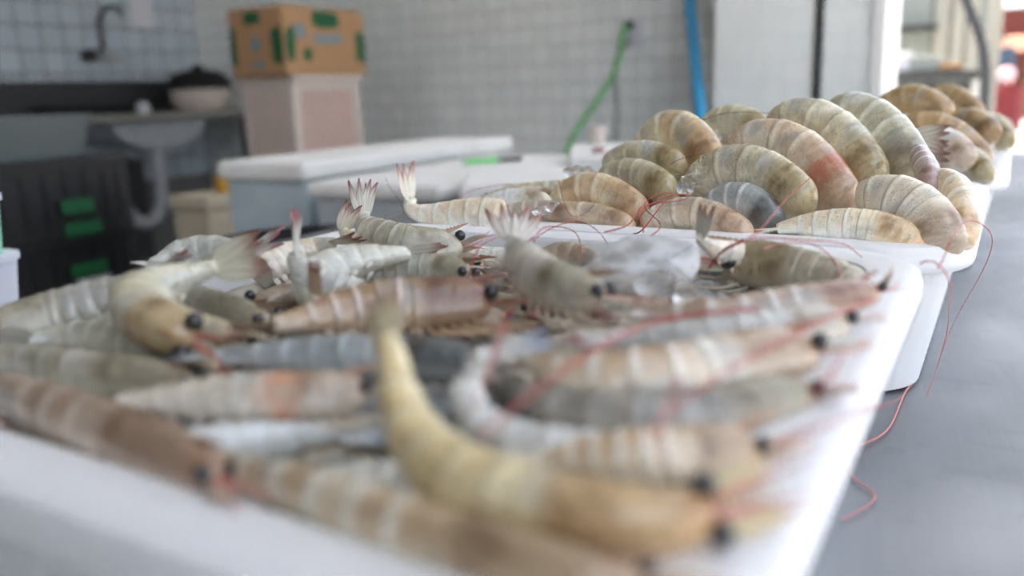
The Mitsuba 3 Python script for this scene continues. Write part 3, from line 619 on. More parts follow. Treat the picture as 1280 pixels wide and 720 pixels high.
#--FILL--
# ------------------------------------------------------------------ more shrimp, seen between and under the ones above
from scipy.spatial import cKDTree
def spheres(b):
    v = np.linspace(b.vmin, b.vmax, 22); P = b.at(v)[0]
    return P, prof(v) * b.R * .92
FILLED = []
SPH = [np.vstack([spheres(b)[0] for _, b in S.values()]), np.concatenate([spheres(b)[1] for _, b in S.values()])]
SKIP = {0: (0, 2, 7, 8, 11, 13, 15, 17, 19, 22, 27, 34, 35, 39, 43, 47, 62, 67, 69, 72, 75, 90, 98, 106, 109, 111, 115), 1: (0, 1, 2, 4, 5, 6, 7, 8, 9, 10, 12, 13, 15, 17, 20, 21, 22, 23, 24, 26, 27, 28, 29, 30, 31, 32, 33, 37, 38, 39, 40, 41, 44, 45, 47, 51, 52, 53, 54, 55, 58, 59, 60, 63, 64, 66, 67, 68, 69, 72, 73, 75, 77, 78, 79, 82, 85, 87, 91, 92, 93), 2: (0, 1, 2, 3, 4, 5, 6, 8, 9, 10, 11, 12, 15, 16, 17, 18, 19, 21, 22, 24, 25, 27, 30, 32, 34, 36, 39, 40, 41, 42, 44, 47, 48, 49, 51, 52, 53, 57, 58, 59)}                                            # buried ones that nothing shows of
def fill(tray, n, z_lo, z_hi, Rr, Lr, pals, label, group, seed, curl, tries=900, head=True, top=None, mar=.052):
    rng = np.random.default_rng(seed); got = 0
    x0, x1, y0, y1 = TRAYS[tray]
    for _ in range(tries):
        if got >= n: break
        R, L = rng.uniform(*Rr), rng.uniform(*Lr)
        cx, cy = rng.uniform(x0 + mar, x1 - mar), rng.uniform(y0 + mar, y1 - mar)
        th = rng.choice([0, math.pi]) + rng.normal(0, .55); kc = rng.uniform(*curl) * rng.choice([-1, 1])
        u = np.linspace(-.5, .5, 6); an = th + kc * u
        st = np.stack([np.cos(an), np.sin(an), 0 * u], 1) * L / 6
        p = np.cumsum(st, 0); p += V(cx, cy, 0) - p.mean(0)
        if p[:, 0].min() < x0 + mar or p[:, 0].max() > x1 - mar or p[:, 1].min() < y0 + mar or p[:, 1].max() > y1 - mar: continue
        lean = (75 if kc < 0 else -75) + rng.normal(0, 15)
        tree = cKDTree(SPH[0])
        for z in np.arange(z_lo, z_hi, .006):
            q = p.copy(); q[:, 2] = z
            if top is not None and z + R > top(cx, cy): break
            b = Body(q, R, lean, 1.0 if head else .67); P, r = spheres(b)
            near = tree.query_ball_point(P, .045); bad = 0.0
            for i, nn in enumerate(near):
                if nn: bad = max(bad, float((r[i] + SPH[1][nn] - np.linalg.norm(SPH[0][nn] - P[i], axis=1)).max()))
            if bad < .30 * R:
                pl_ = pals[rng.integers(len(pals))]; got += 1; sp_ = rng.uniform(.1, .8)
                SPH[0] = np.vstack([SPH[0], P]); SPH[1] = np.r_[SPH[1], r]
                if got - 1 in SKIP[tray]: break
                zx = int(np.clip((cx - x0) / (x1 - x0) * 3, 0, 2)); zy = int(np.clip((cy - y0) / (y1 - y0) * 3, 0, 2))
                where = (('near left corner', 'near rim', 'near right corner'), ('left rim', 'centre', 'right rim'), ('back left corner', 'back rim', 'back right corner'))[zy][zx]
                made = shrimp(q, R, lean, pl_, f'{WORD[pl_]} shrimp {label} towards its {where}, head {"right" if p[-1, 0] > p[0, 0] else "left"}', head=head, legs=False, fins=False, q=.8, group=group, spread=sp_, seed=1000 * (tray + 1) + got)
                FILLED.append((tray, got - 1, made[0]))
                break
    return got
WORD = {'greygreen': 'grey-green', 'greenwhite': 'greenish white', 'white': 'whitish', 'cream': 'cream', 'darkgrey': 'dark grey', 'bluegrey': 'blue-grey', 'brownpink': 'pinkish brown', 'palepink': 'pale pinkish', 'olive': 'olive', 'tan': 'tan', 'ochre': 'ochre'}
FRONT = ['greygreen', 'greenwhite', 'white', 'cream', 'darkgrey', 'bluegrey', 'brownpink', 'palepink']
nf = fill(0, 130, .920, .962, (.0092, .0112), (.085, .125), FRONT, 'partly buried in the front tray', 'buried shrimp of the front tray', 21, (.1, 1.3), 2600, top=lambda x, y: .972, mar=.046)
nm = fill(1, 95, .922, 1.03, (.013, .016), (.08, .11), ['olive', 'cream', 'greygreen', 'palepink', 'tan'], 'partly buried in the middle tray', 'buried shrimp of the middle tray', 22, (.8, 1.8), 2600, head=False,
          top=lambda x, y: .962 + .065 * max(0, min(1, (x + .33) / .12)) * max(0, min(1, (y - .60) / .08)), mar=.05)
nr = fill(2, 60, .922, 1.03, (.014, .017), (.08, .11), ['ochre', 'olive', 'tan'], 'partly buried in the farthest tray', 'buried shrimp of the farthest tray', 23, (.8, 1.8), 2000, head=False,
          top=lambda x, y: .962 + .07 * max(0, min(1, (x + .33) / .12)), mar=.05)
print('filled', nf, nm, nr)

# ------------------------------------------------------------------ long feelers, each a part of one shrimp
def feeler(nm, pts, r0, mtl='whisker_red', z=None, dep=None):
    q = [at_d(p[0], p[1], p[2]) if len(p) > 2 and p[2] < .84 else at_z(p[0], p[1], p[2] if len(p) > 2 else z) for p in pts]
    part(S[nm][0], 'antenna', tube(q, [r0 * .6, r0 * .56, r0 * .46, r0 * .3], 6, 60), mtl, True)
feeler('eyeback', [(584, 350, .975), (590, 330, .985), (600, 308, .988), (622, 296, .985), (642, 283, .990), (650, 276, .992)], .0007)
feeler('crossing', [(656, 304, .985), (672, 292, .988), (690, 283, .986), (715, 288, .984), (726, 312, .976), (726, 332, .970)], .0006)
feeler('m6', [(792, 292, .57), (806, 284, .56), (826, 258, .57), (858, 243, .59)], .0007)
feeler('m6', [(668, 302, .985), (690, 285, .985), (722, 277, .985), (745, 287, .982), (760, 306, .972)], .0006, 'whisker_red')
feeler('m1', [(756, 290, .985), (790, 276, .983), (802, 262, .985), (835, 246, .99), (858, 244, .99)], .0008)
feeler('m1', [(804, 290, .984), (799, 270, .988), (808, 256, .99), (840, 252, .99), (860, 240, .992)], .0007)
feeler('m12', [(812, 295, .98), (816, 270, .985), (806, 255, .99), (822, 243, .995), (850, 246, .992)], .0007)
feeler('facing', [(886, 336, .972), (912, 310, .988), (935, 299, .995), (965, 270, .998), (1016, 220, 1.01)], .0007)
feeler('facing', [(888, 334, .972), (915, 306, .987), (950, 298, .990), (1010, 300, .988), (1045, 303, .985), (1066, 312, .976), (1078, 322, .970)], .0008)
feeler('facing', [(955, 311, .985), (985, 303, .986), (1020, 307, .984), (1042, 325, .978), (1052, 352, .974), (1040, 375, .976), (1000, 402, .978)], .0006, 'whisker_pink')
feeler('m14', [(1172, 336, .972), (1186, 308, .982), (1196, 286, .986), (1214, 276, .984), (1232, 284, .974), (1240, 306, .955), (1222, 350, .920), (1196, 396, .880), (1178, 440, .8565)], .0006)
feeler('m14', [(1150, 330, .975), (1170, 328, .978), (1184, 345, .970), (1186, 385, .935), (1180, 430, .890), (1160, 490, .857), (1130, 540, .857)], .0007, 'whisker_pink')
feeler('tanhead', [(960, 560, .975), (1000, 545, .985), (1060, 520, .975), (1110, 505, .930), (1140, 480, .857)], .0006)
feeler('tanhead', [(1140, 480, .857), (1122, 512, .857), (1100, 545, .857), (1072, 560, .857), (1066, 596, .857), (1088, 612, .857), (1050, 650, .857)], .0013, 'whisker_pink')
feeler('dark', [(1014, 500, .972), (1030, 480, .984), (1046, 455, .986), (1052, 440, .986)], .0012, 'whisker_red')
feeler('banded', [(1096, 372, .976), (1040, 395, .986), (980, 425, .988), (900, 470, .988), (850, 505, .986), (810, 540, .984)], .0011)
feeler('whiterow', [(950, 386, .990), (880, 392, .990), (820, 402, .990), (760, 428, .990), (705, 462, .990), (655, 500, .990), (600, 545, .990)], .0011)
feeler('peach', [(852, 470, .990), (830, 520, .988), (826, 560, .985), (850, 600, .985)], .0006, 'whisker_pink')
feeler('brown', [(640, 385, .985), (625, 420, .990), (608, 470, .990), (590, 510, .988)], .0009)
feeler('m5', [(838, 206, .66), (868, 194, .66), (920, 191, .665), (968, 192, .67)], .0005, 'whisker_brown')
feeler('m5', [(868, 158, .70), (895, 144, .70), (925, 140, .70), (970, 142, .70)], .0005, 'whisker_brown')
feeler('m1', [(698, 226, .655), (704, 250, .645), (716, 270, .64), (735, 264, .64), (747, 238, .65)], .0004, 'whisker_brown')
feeler('m18', [(640, 231, .82), (606, 234, .82), (577, 246, .80), (588, 254, .79), (612, 256, .78)], .0006)
feeler('corner', [(505, 268, .74), (500, 252, .74), (490, 238, .74), (482, 222, .74)], .0005, 'whisker_brown')

# ------------------------------------------------------------------ ice
def ice(center, size, mtl, label, seed, group=None, rough=.10, sub=3):
    rng = np.random.default_rng(seed)
    p = rng.normal(size=(16, 3)); p /= np.linalg.norm(p, axis=1, keepdims=True); p *= rng.uniform(.8, 1.05, (16, 1))
    m = trimesh.convex.convex_hull(p); m = m.subdivide_to_size(.16); m = trimesh.Trimesh(np.round(m.vertices, 7), m.faces); m.merge_vertices()
    trimesh.smoothing.filter_laplacian(m, iterations=14)
    n = meshkit.fbm(m.vertices * 2.2 + seed, 3, seed)[:, None] - .5
    m.vertices *= 1 + rough * 2 * n
    m.apply_scale(1 / np.abs(m.vertices).max(0)); m.apply_scale(np.array(size) / 2)
    m.apply_transform(trimesh.transformations.rotation_matrix(.52 + rng.uniform(-.15, .15), [0, 0, 1]))
    m.apply_translation(center)
    whole('ice_chunk', m, mtl, label, 'ice', smooth=True, group=group)
ice(at_z(797, 329, .984), (.060, .024, .030), 'ice_milky', 'large milky lump of ice in front of the back rim', 12, rough=.03)
ice(at_z(818, 356, .976), (.022, .018, .014), 'ice_clear', 'small grey lump of ice against the lower right of the large one', 8)
ice(at_z(857, 366, .976), (.013, .012, .010), 'ice_clear', 'small clear bit of ice right of the large lump', 9)
ICE2 = [(866, 226, .635, .018), (878, 214, .640, .018), (886, 202, .645, .016), (856, 236, .625, .016), (896, 196, .665, .016), (872, 176, .70, .018), (886, 170, .70, .018), (716, 214, .72, .018), (734, 216, .72, .016), (726, 221, .71, .014), (674, 264, .65, .012), (690, 258, .65, .012)]
for i, (px, py, d, w) in enumerate(ICE2):
    ice(at_d(px, py, d), (w, w * .8, w * .7), 'ice_clear', 'crushed ice between the shrimp of the middle heap', 20 + i, group='crushed ice in the middle heap', rough=.3)

# ------------------------------------------------------------------ foam boxes and lids behind the counter
def foam_box(name, label, corner, ux, w, d, top, h, lid, body_mat, lid_mat, base):
    """corner: right front corner seen from the camera; ux: unit direction of the front edge to the left"""
    ux = V(*ux, 0); ux /= np.linalg.norm(ux); uy = V(ux[1], -ux[0], 0); uy = uy if uy[1] > 0 else -uy
    c = V(*corner, 0) + ux * w / 2 + uy * d / 2; yaw = math.atan2(ux[1], ux[0])
    k = thing(name, label, 'foam box')
    hb = h - lid; wall = .03
    outer = box((w - .03, d - .03, hb), (0, 0, 0), .008); inner = trimesh.creation.box((w - .03 - 2 * wall, d - .03 - 2 * wall, hb)); inner.apply_translation((0, 0, wall))
    body = trimesh.boolean.difference([outer, inner], engine='manifold')
    lidm = box((w, d, lid), (0, 0, 0), .010)
    for me, z, nm, mm in ((body, top - lid - hb / 2 - .0005, 'body', body_mat), (lidm, top - lid / 2, 'lid', lid_mat)):
        me.apply_transform(trimesh.transformations.rotation_matrix(yaw, [0, 0, 1])); me.apply_translation(c + V(0, 0, z)); part(k, nm, me, mm)
    return c, yaw
BASE = .42
foam_box('foam_box', 'bluish foam box with a white lid, leftmost of the row', (-1.42, 1.46), (-1, .0), .30, .98, .918, .495, .045, 'foam_blue', 'foam_white', BASE)
c2, y2 = foam_box('foam_box', 'grey foam box with a thin white lid, right of the bluish one', (-.985, 1.39), (-1, .0), .37, .80, .882, .459, .035, 'foam_grey', 'foam_white', BASE)
tb = thing('low_bench', 'low steel bench under the foam boxes', 'bench')
part(tb, 'top', box((1.25, 1.5, .03), (-1.60, 2.16, BASE - .018)), 'steel_dark')
for x in (-2.18, -1.02):
    for y in (1.46, 2.86): part(tb, 'leg', box((.04, .04, BASE - .033), (x, y, (BASE - .033) / 2)), 'steel_dark')
def lid_slab(label, p_l, p_r, d, z, th):
    ux = p_l - p_r; w = np.linalg.norm(ux); yaw = math.atan2(ux[1], ux[0]) ; ux /= w; uy = V(ux[1], -ux[0], 0); uy = uy if uy[1] > 0 else -uy
    c = (p_l + p_r) / 2 + uy * d / 2; c[2] = z + th / 2
    whole('foam_slab', _yawbox((w, d, th), c, yaw), 'foam_white', label, 'foam slab')
def _yawbox(sz, c, yaw, bev=.008):
    m = box(sz, (0, 0, 0), bev); m.apply_transform(trimesh.transformations.rotation_matrix(yaw, [0, 0, 1])); m.apply_translation(c); return m
lid_slab('white foam slab lying on the counter behind the left end of the middle tray', V(-.90, 1.33, 0), V(-.70, 1.44, 0), .36, Z0 + .001, .036)
lid_slab('white foam slab with a cream front edge, farthest back on the counter', V(-.93, 1.86, 0), V(-.68, 1.98, 0), .55, Z0 + .001, .044)
k = thing('knife', 'knife with green and black handle lying on the grey foam box', 'knife')
ka, kb, kc = at_z(580, 203, .889), at_z(622, 200, .889), at_z(652, 198, .889)
part(k, 'handle', tube([ka, kb], [.006, .007], 8), 'cable_green', True); part(k, 'grip', tube([kb, kc], .0062, 8), 'black_matt', True)
cp = at_z(747, 180, Z0 + .046); cup = trimesh.creation.revolve(np.array([[0, 0], [.020, 0], [.026, .05], [.024, .05], [.0185, .003], [0, .003]]), sections=28); cup.apply_translation(cp)
whole('cup', cup, 'crate_white', 'small white plastic cup on the farthest foam slab', 'cup', smooth=40)
cpp = at_z(748, 190, Z0 + .046); cap = trimesh.creation.revolve(np.array([[0, 0], [.017, 0], [.018, .004], [.016, .010], [0, .011]]), sections=24); cap.apply_translation(cpp)
whole('red_dish', cap, 'red_plastic', 'tiny red dish on the farthest foam slab', 'dish', smooth=40)

# ------------------------------------------------------------------ sink corner
sk = thing('sink_bench', 'stainless sink bench along the left wall', 'sink')
part(sk, 'worktop', box((.60, 2.5, .04), (-4.69, 2.93, .99), .006), 'steel')
part(sk, 'backsplash', box((.025, 2.5, .20), (-4.975, 2.93, 1.115)), 'steel_dark')
part(sk, 'back_shelf', box((.16, 1.05, .05), (-4.88, 3.45, 1.04), .006), 'black_matt')
bp = [V(0, math.cos(a) * .34, -math.sin(a) * .17) for a in np.linspace(0, math.pi, 17)]
basin = trimesh.creation.extrude_polygon(__import__('shapely').Polygon([(p[1], p[2]) for p in bp]), .38); basin.apply_transform(np.array([[0, 0, 1, -4.84], [1, 0, 0, 3.42], [0, 1, 0, .968], [0, 0, 0, 1.0]]))
part(sk, 'basin', basin, 'grey_plastic', 30)
part(sk, 'panel', box((.03, .36, .62), (-4.72, 3.26, .42), .004), 'steel_dark')
for y in (1.75, 4.08): part(sk, 'leg', box((.05, .05, .97), (-4.46, y, .485)), 'steel_dark')
whole('drain_pipe', tube([V(-4.52, 3.40, .80), V(-4.52, 3.40, .52), V(-4.52, 3.36, .40), V(-4.52, 3.27, .355), V(-4.52, 3.18, .40), V(-4.52, 3.12, .52), V(-4.52, 3.06, .70)], .042, 14, 48), 'grey_plastic', 'grey corrugated drain pipe bent in a U below the sink', 'pipe', smooth=True)
fc = thing('faucet', 'dark gooseneck faucet on the tiled wall', 'faucet')
part(fc, 'base', cyl(V(-4.990, 3.34, 1.37), V(-4.92, 3.34, 1.37), .035, 16), 'black_plastic', 40)
part(fc, 'spout', tube([V(-4.93, 3.38, 1.36), V(-4.92, 3.42, 1.46), V(-4.92, 3.42, 1.58), V(-4.86, 3.45, 1.655), V(-4.78, 3.48, 1.60)], .014, 10, 30), 'steel_dark', True)
part(fc, 'lever', cyl(V(-4.91, 3.36, 1.355), V(-4.90, 3.52, 1.345), .012, 10), 'steel', 40)
whole('paper_notice', box((.004, .16, .22), (-4.988, 3.77, 1.66)), 'paper', 'pale paper sheet on the bluish tiles', 'paper')
po = thing('pot', 'pale wide pot with a black lid at the end of the sink bench', 'pot')
pm = trimesh.creation.revolve(np.array([[0, 0], [.14, 0], [.185, .05], [.19, .14], [.18, .14], [.17, .05], [0, .02]]), sections=32); pm.apply_translation((-4.66, 3.90, 1.011)); part(po, 'body', pm, 'crate_white', 40)
pm = trimesh.creation.revolve(np.array([[0, .0], [.205, 0], [.20, .05], [.15, .10], [.04, .125], [.03, .15], [0, .155]]), sections=32); pm.apply_translation((-4.66, 3.90, 1.1515)); part(po, 'lid', pm, 'black_matt', 40)
sc = trimesh.creation.revolve(np.array([[0, 0], [.035, 0], [.04, .03], [.03, .06], [0, .065]]), sections=20); sc.apply_translation((-4.45, 3.30, 1.011))
whole('soap_dish', sc, 'paper', 'small white tub on the front edge of the sink bench', 'tub', smooth=40)

# black crates below the bench
def crate(key, c, sx, sy, h, mtl, slats=6, panel=None):
    t = .018
    frame = [box((sx, sy, t), (0, 0, t / 2))]
    for s in (-1, 1):
        frame += [box((t, sy, h * .16), (s * (sx - t) / 2, 0, h * .08)), box((t, sy, h * .14), (s * (sx - t) / 2, 0, h * .93)), box((sx, t, h * .16), (0, s * (sy - t) / 2, h * .08)), box((sx, t, h * .14), (0, s * (sy - t) / 2, h * .93)), box((t * 2, sy + .02, .02), (s * (sx + t) / 2, 0, h * .985))]
        for s2 in (-1, 1): frame.append(box((.05, .05, h), (s * (sx - .05) / 2, s2 * (sy - .05) / 2, h / 2)))
    fm = cat(*frame); fm.apply_translation(c); part(key, 'frame', fm, mtl)
    for s, lab in ((1, None), (-1, None)):
        p = box((.008, sy - .06, h * .78), (s * (sx / 2 - .012), 0, h * .5)); p.apply_translation(c); part(key, 'side_panel', p, panel or mtl)
        p = box((sx - .06, .008, h * .78), (0, s * (sy / 2 - .012), h * .5)); p.apply_translation(c); part(key, 'side_panel', p, panel or mtl)
    for i in range(slats):
        y = -sy / 2 + .06 + (sy - .12) * (i + .5) / slats
        p = box((.010, .016, h * .72), (sx / 2 - .004, y, h * .5)); p.apply_translation(c); part(key, 'rib', p, mtl)
        x = -sx / 2 + .06 + (sx - .12) * (i + .5) / slats
        p = box((.016, .010, h * .72), (x, -sy / 2 + .004, h * .5)); p.apply_translation(c); part(key, 'rib', p, mtl)
E0 = at_d(118, 300, 3.25)                                                # front edge nearest the camera
CX, CY = E0[0] - .20, E0[1] + .07
for i, (z, lab, txt) in enumerate(((0.0, 'black plastic crate, lowest of the stack under the sink bench', 0), (.292, 'black plastic crate with a green and white label, middle of the stack', 1), (.584, 'black plastic crate with a green label, topmost of the stack', 1))):
    k = thing('plastic_crate', lab, 'crate'); crate(k, V(CX - .0, CY - .2 + .006 * i, z), .40, .60, .283, 'black_plastic')
    if txt:
        x = CX + .20 + .009; yb = CY - .2
        part(k, 'label', box((.004, .15, .05), (x, yb + .09, z + (.03 if i == 2 else .165)), .001), 'green_label', label='green label plate')
        if i == 2: part(k, 'label', box((.004, .13, .055), (x, yb + .08, z + .115), .001), 'green_label', label='upper green label plate')
        else: part(k, 'label', box((.004, .14, .035), (x, yb + .10, z + .11), .001), 'white_print', label='white label strip')
bn = np.stack([ring_rect(CX - .16 * s, CX + .16 * s, CY - .2 - .24 * s, CY - .2 + .24 * s, .05, .876 + z, 5) for s, z in ((.86, 0), (1, .15), (1.04, .152), (1.04, .16), (.96, .16), (.84, .012))])
whole('basin_tub', grid_tube(bn), 'clear_grey_plastic', 'greyish plastic tub standing on the black crates', 'tub', smooth=35)
bb = at_d(300, 330, 1.55)
bin_ = trimesh.creation.revolve(np.array([[0, 0], [.13, 0], [.175, .77], [.185, .775], [.185, .80], [.170, .80], [.125, .02], [0, .02]]), sections=40); bin_.apply_translation((-1.17, 1.17, .0))
whole('rubbish_bin', bin_, 'black_plastic', 'round black bin between the counter and the bluish foam box', 'bin', smooth=40)
fb_ = at_d(262, 275, 3.1) - V(0, .05, 0)
k = thing('foam_box', 'beige foam box standing low behind the bluish one', 'foam box')
for z, h, nm, mm in ((.0, .68, 'body', 'foam_beige'), (.68, .05, 'lid', 'foam_beige')):
    part(k, nm, box((.22 if nm == 'lid' else .20, .24 if nm == 'lid' else .22, h - .0005), (fb_[0] - .05, fb_[1] + .12, z + h / 2), .008), mm)
yb_ = trimesh.creation.revolve(np.array([[0, 0], [.03, 0], [.03, .06], [.012, .07], [.012, .085], [0, .085]]), sections=20); yb_.apply_translation((fb_[0] - .02, fb_[1] + .15, .7305))
whole('bottle', yb_, 'yellow_plastic', 'small yellow bottle on the beige foam box', 'bottle', smooth=40)
tp = at_z(-22, 392, Z0)
for z, h, r, mm, lab in ((Z0, .062, .040, 'paper', 'pale round tub at the left edge of the picture, under the green one'), (Z0 + .0625, .062, .033, 'pale_green', 'pale green tub with white rim at the left edge of the picture')):
    k = thing('tub', lab, 'tub')
    m = trimesh.creation.revolve(np.array([[0, 0], [r * .85, 0], [r, h - .006], [0, h - .006]]), sections=28); m.apply_translation((tp[0], tp[1], z)); part(k, 'body', m, mm, 40)
    m = trimesh.creation.revolve(np.array([[0, 0], [r * 1.08, 0], [r * 1.08, .006], [0, .006]]), sections=28); m.apply_translation((tp[0], tp[1], z + h - .006)); part(k, 'lid', m, 'paper', 40)

# cardboard box on plastic crates
E1 = at_d(362, 100, 3.75); bx0, by0 = E1[0], E1[1]
for z, lab in ((.28, 'pale plastic crate under the one with the cardboard box'), (.725, 'pale pinkish plastic crate under the cardboard box')):
    k = thing('plastic_crate', lab, 'crate'); crate(k, V(bx0 - .16, by0 + .24, z), .32, .46, .44, 'crate_white', 7, 'crate_pink')
st = thing('stool', 'low stand under the pale crates', 'stand'); part(st, 'seat', box((.36, .5, .03), (bx0 - .16, by0 + .24, .264)), 'steel_dark')
for s in (-1, 1):
    for s2 in (-1, 1): part(st, 'leg', box((.03, .03, .248), (bx0 - .16 + s * .15, by0 + .24 + s2 * .22, .124)), 'steel_dark')
cb = thing('cardboard_box', 'brown cardboard fruit box with green print on top of the pale crate', 'box')
zc = 1.170; cx_, cy_ = bx0 - .145, by0 + .235; sx, sy, hh = .34, .54, .29
part(cb, 'body', box((sx, sy, hh), (cx_, cy_, zc + hh / 2), .004), 'cardboard')
part(cb, 'flap', box((sx, .20, .006), (cx_, cy_ - .16, zc + hh + .004)), 'cardboard'); part(cb, 'flap', box((sx, .20, .006), (cx_, cy_ + .14, zc + hh + .004)), 'cardboard')
fx, fy = cx_ + sx / 2 + .0015, cy_ - sy / 2 - .0015
def blob(w, h, seed):
    rng = np.random.default_rng(seed); a = np.linspace(0, 2 * np.pi, 14, endpoint=False); r = rng.uniform(.8, 1.0, 14)
    import shapely
    return trimesh.creation.extrude_polygon(shapely.Polygon(np.stack([np.sign(np.cos(a)) * np.abs(np.cos(a)) ** .5 * r * w / 2, np.sign(np.sin(a)) * np.abs(np.sin(a)) ** .5 * r * h / 2], 1)), .002)
RX = np.array([[0, 0, 1, 0], [1, 0, 0, 0], [0, 1, 0, 0], [0, 0, 0, 1.0]]); RY = np.array([[1, 0, 0, 0], [0, 0, -1, 0], [0, 1, 0, 0], [0, 0, 0, 1.0]])
for u, z, w, h, mm in ((.0, .245, .19, .085, 'print_green'), (.01, .16, .22, .04, 'print_blue'), (.235, .13, .07, .16, 'print_green'), (-.13, .09, .06, .06, 'print_green'), (-.235, .13, .06, .17, 'print_green'), (-.17, .19, .07, .07, 'print_blue')):
    m = blob(w, h, int(100 + u * 100)); m.apply_transform(RX); m.apply_translation((fx - .001, cy_ + u, zc + z)); part(cb, 'print', m, mm, label='printed patch')
for u, z, w, h, mm in ((-.02, .25, .11, .06, 'print_green'), (.125, .13, .07, .17, 'print_green'), (-.15, .13, .04, .2, 'print_green'), (-.01, .14, .06, .07, 'print_blue'), (.0, .05, .10, .03, 'print_blue')):
    m = blob(w, h, int(200 + u * 100)); m.apply_transform(RY); m.apply_translation((cx_ + u, fy + .001, zc + z)); part(cb, 'print', m, mm, label='printed patch')

# socket, cables, broom
def at_y(px, py, y):
    d = ray(px, py); return CAM + d * (y / d[1])
wy = YW - .002
oc = at_y(795, 42, wy); k = thing('wall_socket', 'white socket plate on the back wall with a black plug', 'socket')
part(k, 'plate', box((.085, .012, .13), (oc[0], wy - .006, oc[2]), .003), 'paper'); pl = at_y(787, 32, wy)
part(k, 'plug', box((.045, .04, .035), (pl[0] + .01, wy - .035, pl[2]), .006), 'black_plastic')
whole('cable', tube([at_y(785, 32, wy - .06), at_y(778, 44, wy - .05), at_y(773, 75, wy - .02), at_y(758, 108, wy - .02), at_y(736, 140, wy - .02), at_y(712, 180, wy - .02), at_y(700, 260, wy - .02)], .010, 8, 50), 'cable_green', 'bright green cable hanging from the wall socket', 'cable', smooth=True)
whole('cable', tube([at_y(790, 48, wy - .03), at_y(768, 95, wy - .012), at_y(772, 135, wy - .012), at_y(766, 190, wy - .012), at_y(766, 260, wy - .012)], .008, 8, 40), 'cable_grey', 'thin grey cable on the wall beside the green one', 'cable', smooth=True)
bt, bl = at_y(861.5, -4, 4.04), at_y(876, 148, 3.70); dirb = (bl - bt) / (bt[2] - bl[2]); foot = bl + dirb * (bl[2] - .06)
k = thing('broom', 'broom with a blue handle and black top leaning on the back wall', 'broom')
part(k, 'handle', tube([foot, bt], .026, 12), 'pole_blue', 40); part(k, 'grip', tube([bt - dirb * .0, bt - dirb * .16], .028, 12), 'black_matt', 40)
part(k, 'head', box((.30, .06, .07), foot + V(0, 0, -.02), .008), 'black_matt')

# ------------------------------------------------------------------ beyond the pillar: neighbouring stall and street
def slab_y(px0, px1, py0, py1, y, th):
    a, b = at_y((px0 + px1) / 2, py0, y), at_y((px0 + px1) / 2, py1, y); l, r = at_y(px0, (py0 + py1) / 2, y), at_y(px1, (py0 + py1) / 2, y)
    return box((abs(r[0] - l[0]), th, abs(a[2] - b[2])), ((l[0] + r[0]) / 2, y + th / 2, (a[2] + b[2]) / 2))
nb = thing('wall_beyond', 'greenish grey wall of the neighbouring stall, seen right of the pillar', None, kind='structure')
yb = 9.0; xl, xr = at_y(1090, 90, yb)[0], at_y(1238, 90, yb)[0]
part(nb, 'backing', box((xr - xl, .15, 3.2), ((xl + xr) / 2, yb + .08, 1.6)), 'wall_greenish')
for p0, p1, mm in ((1112, 1162, 'wall_greenish'), (1165, 1184, 'panel_warm'), (1188, 1204, 'panel_warm'), (1207, 1222, 'panel_warm')):
    l, r = at_y(p0, 60, yb)[0], at_y(p1, 60, yb)[0]; part(nb, 'panel', box((r - l, .05, 2.4), ((l + r) / 2, yb - .02, 1.9), .008), mm)
xa = at_y(1113, 90, 7.6)[0]; xb = at_y(1224, 90, 7.6)[0]
k = thing('stall_table', 'dark steel table of the neighbouring stall', 'table')
part(k, 'top', box((xb - xa, .6, .07), ((xa + xb) / 2, 7.9, 1.07), .01), 'steel_dark'); part(k, 'apron', box((xb - xa - .1, .03, .25), ((xa + xb) / 2, 7.68, .90)), 'steel_dark')
for x in (xa + .05, (xa + xb) / 2, xb - .05): part(k, 'leg', box((.09, .09, 1.03), (x, 7.72, .515)), 'plaster')
for px, w, h, mm, lab in ((1126, .17, .16, 'paper', 'pale box on the dark table of the neighbouring stall'), (1156, .22, .13, 'wall_greenish', 'grey box in the middle of the neighbouring stall table'), (1188, .16, .06, 'cardboard', 'brownish tray on the neighbouring stall table')):
    x = at_y(px, 80, 7.85)[0]; whole('stall_box', box((w, .25, h), (x, 7.85, 1.106 + h / 2), .015), mm, lab, 'box')
xs = at_y(1130, 40, 8.6)[0]; whole('wall_shelf', box((.5, .3, .05), (xs, 8.78, 1.50), .005), 'steel_dark', 'dark shelf on the neighbouring stall wall', 'shelf')
xp = at_y(1243, 40, 8.0)[0]; whole('post', box((.10, .10, 3.4), (xp, 8.0, 1.7), .008), 'panel_warm', 'pale post at the end of the neighbouring stall', 'post')
whole('awning_brace', tube([at_y(1198, -30, 7.5), at_y(1212, 12, 7.5), at_y(1226, 50, 7.5), at_y(1232, 92, 7.5), V(at_y(1232, 92, 7.5)[0], 7.5, 0)], .035, 10, 24), 'steel_dark', 'dark bent pipe in front of the pale post', 'pipe', smooth=True)
k = thing('person', 'person in blue clothes standing by the pale post', 'person')
px_, py_ = at_y(1243, 90, 16.0)[0], 16.0
J = {'hipL': (-.09, 0, .90), 'hipR': (.09, 0, .90), 'kneeL': (-.10, -.02, .48), 'kneeR': (.10, .02, .48), 'ankL': (-.10, .02, .08), 'ankR': (.11, .05, .08), 'toeL': (-.11, -.14, .035), 'toeR': (.12, -.11, .035), 'chest': (0, 0, 1.30), 'waist': (0, 0, 1.02),
     'shL': (-.19, 0, 1.40), 'shR': (.19, 0, 1.40), 'elL': (-.25, .02, 1.12), 'elR': (.25, .02, 1.12), 'wrL': (-.24, -.08, .88), 'wrR': (.24, -.08, .88), 'haL': (-.24, -.11, .79), 'haR': (.24, -.11, .79), 'neck': (0, 0, 1.47), 'head': (0, -.01, 1.60), 'chin': (0, -.035, 1.54)}
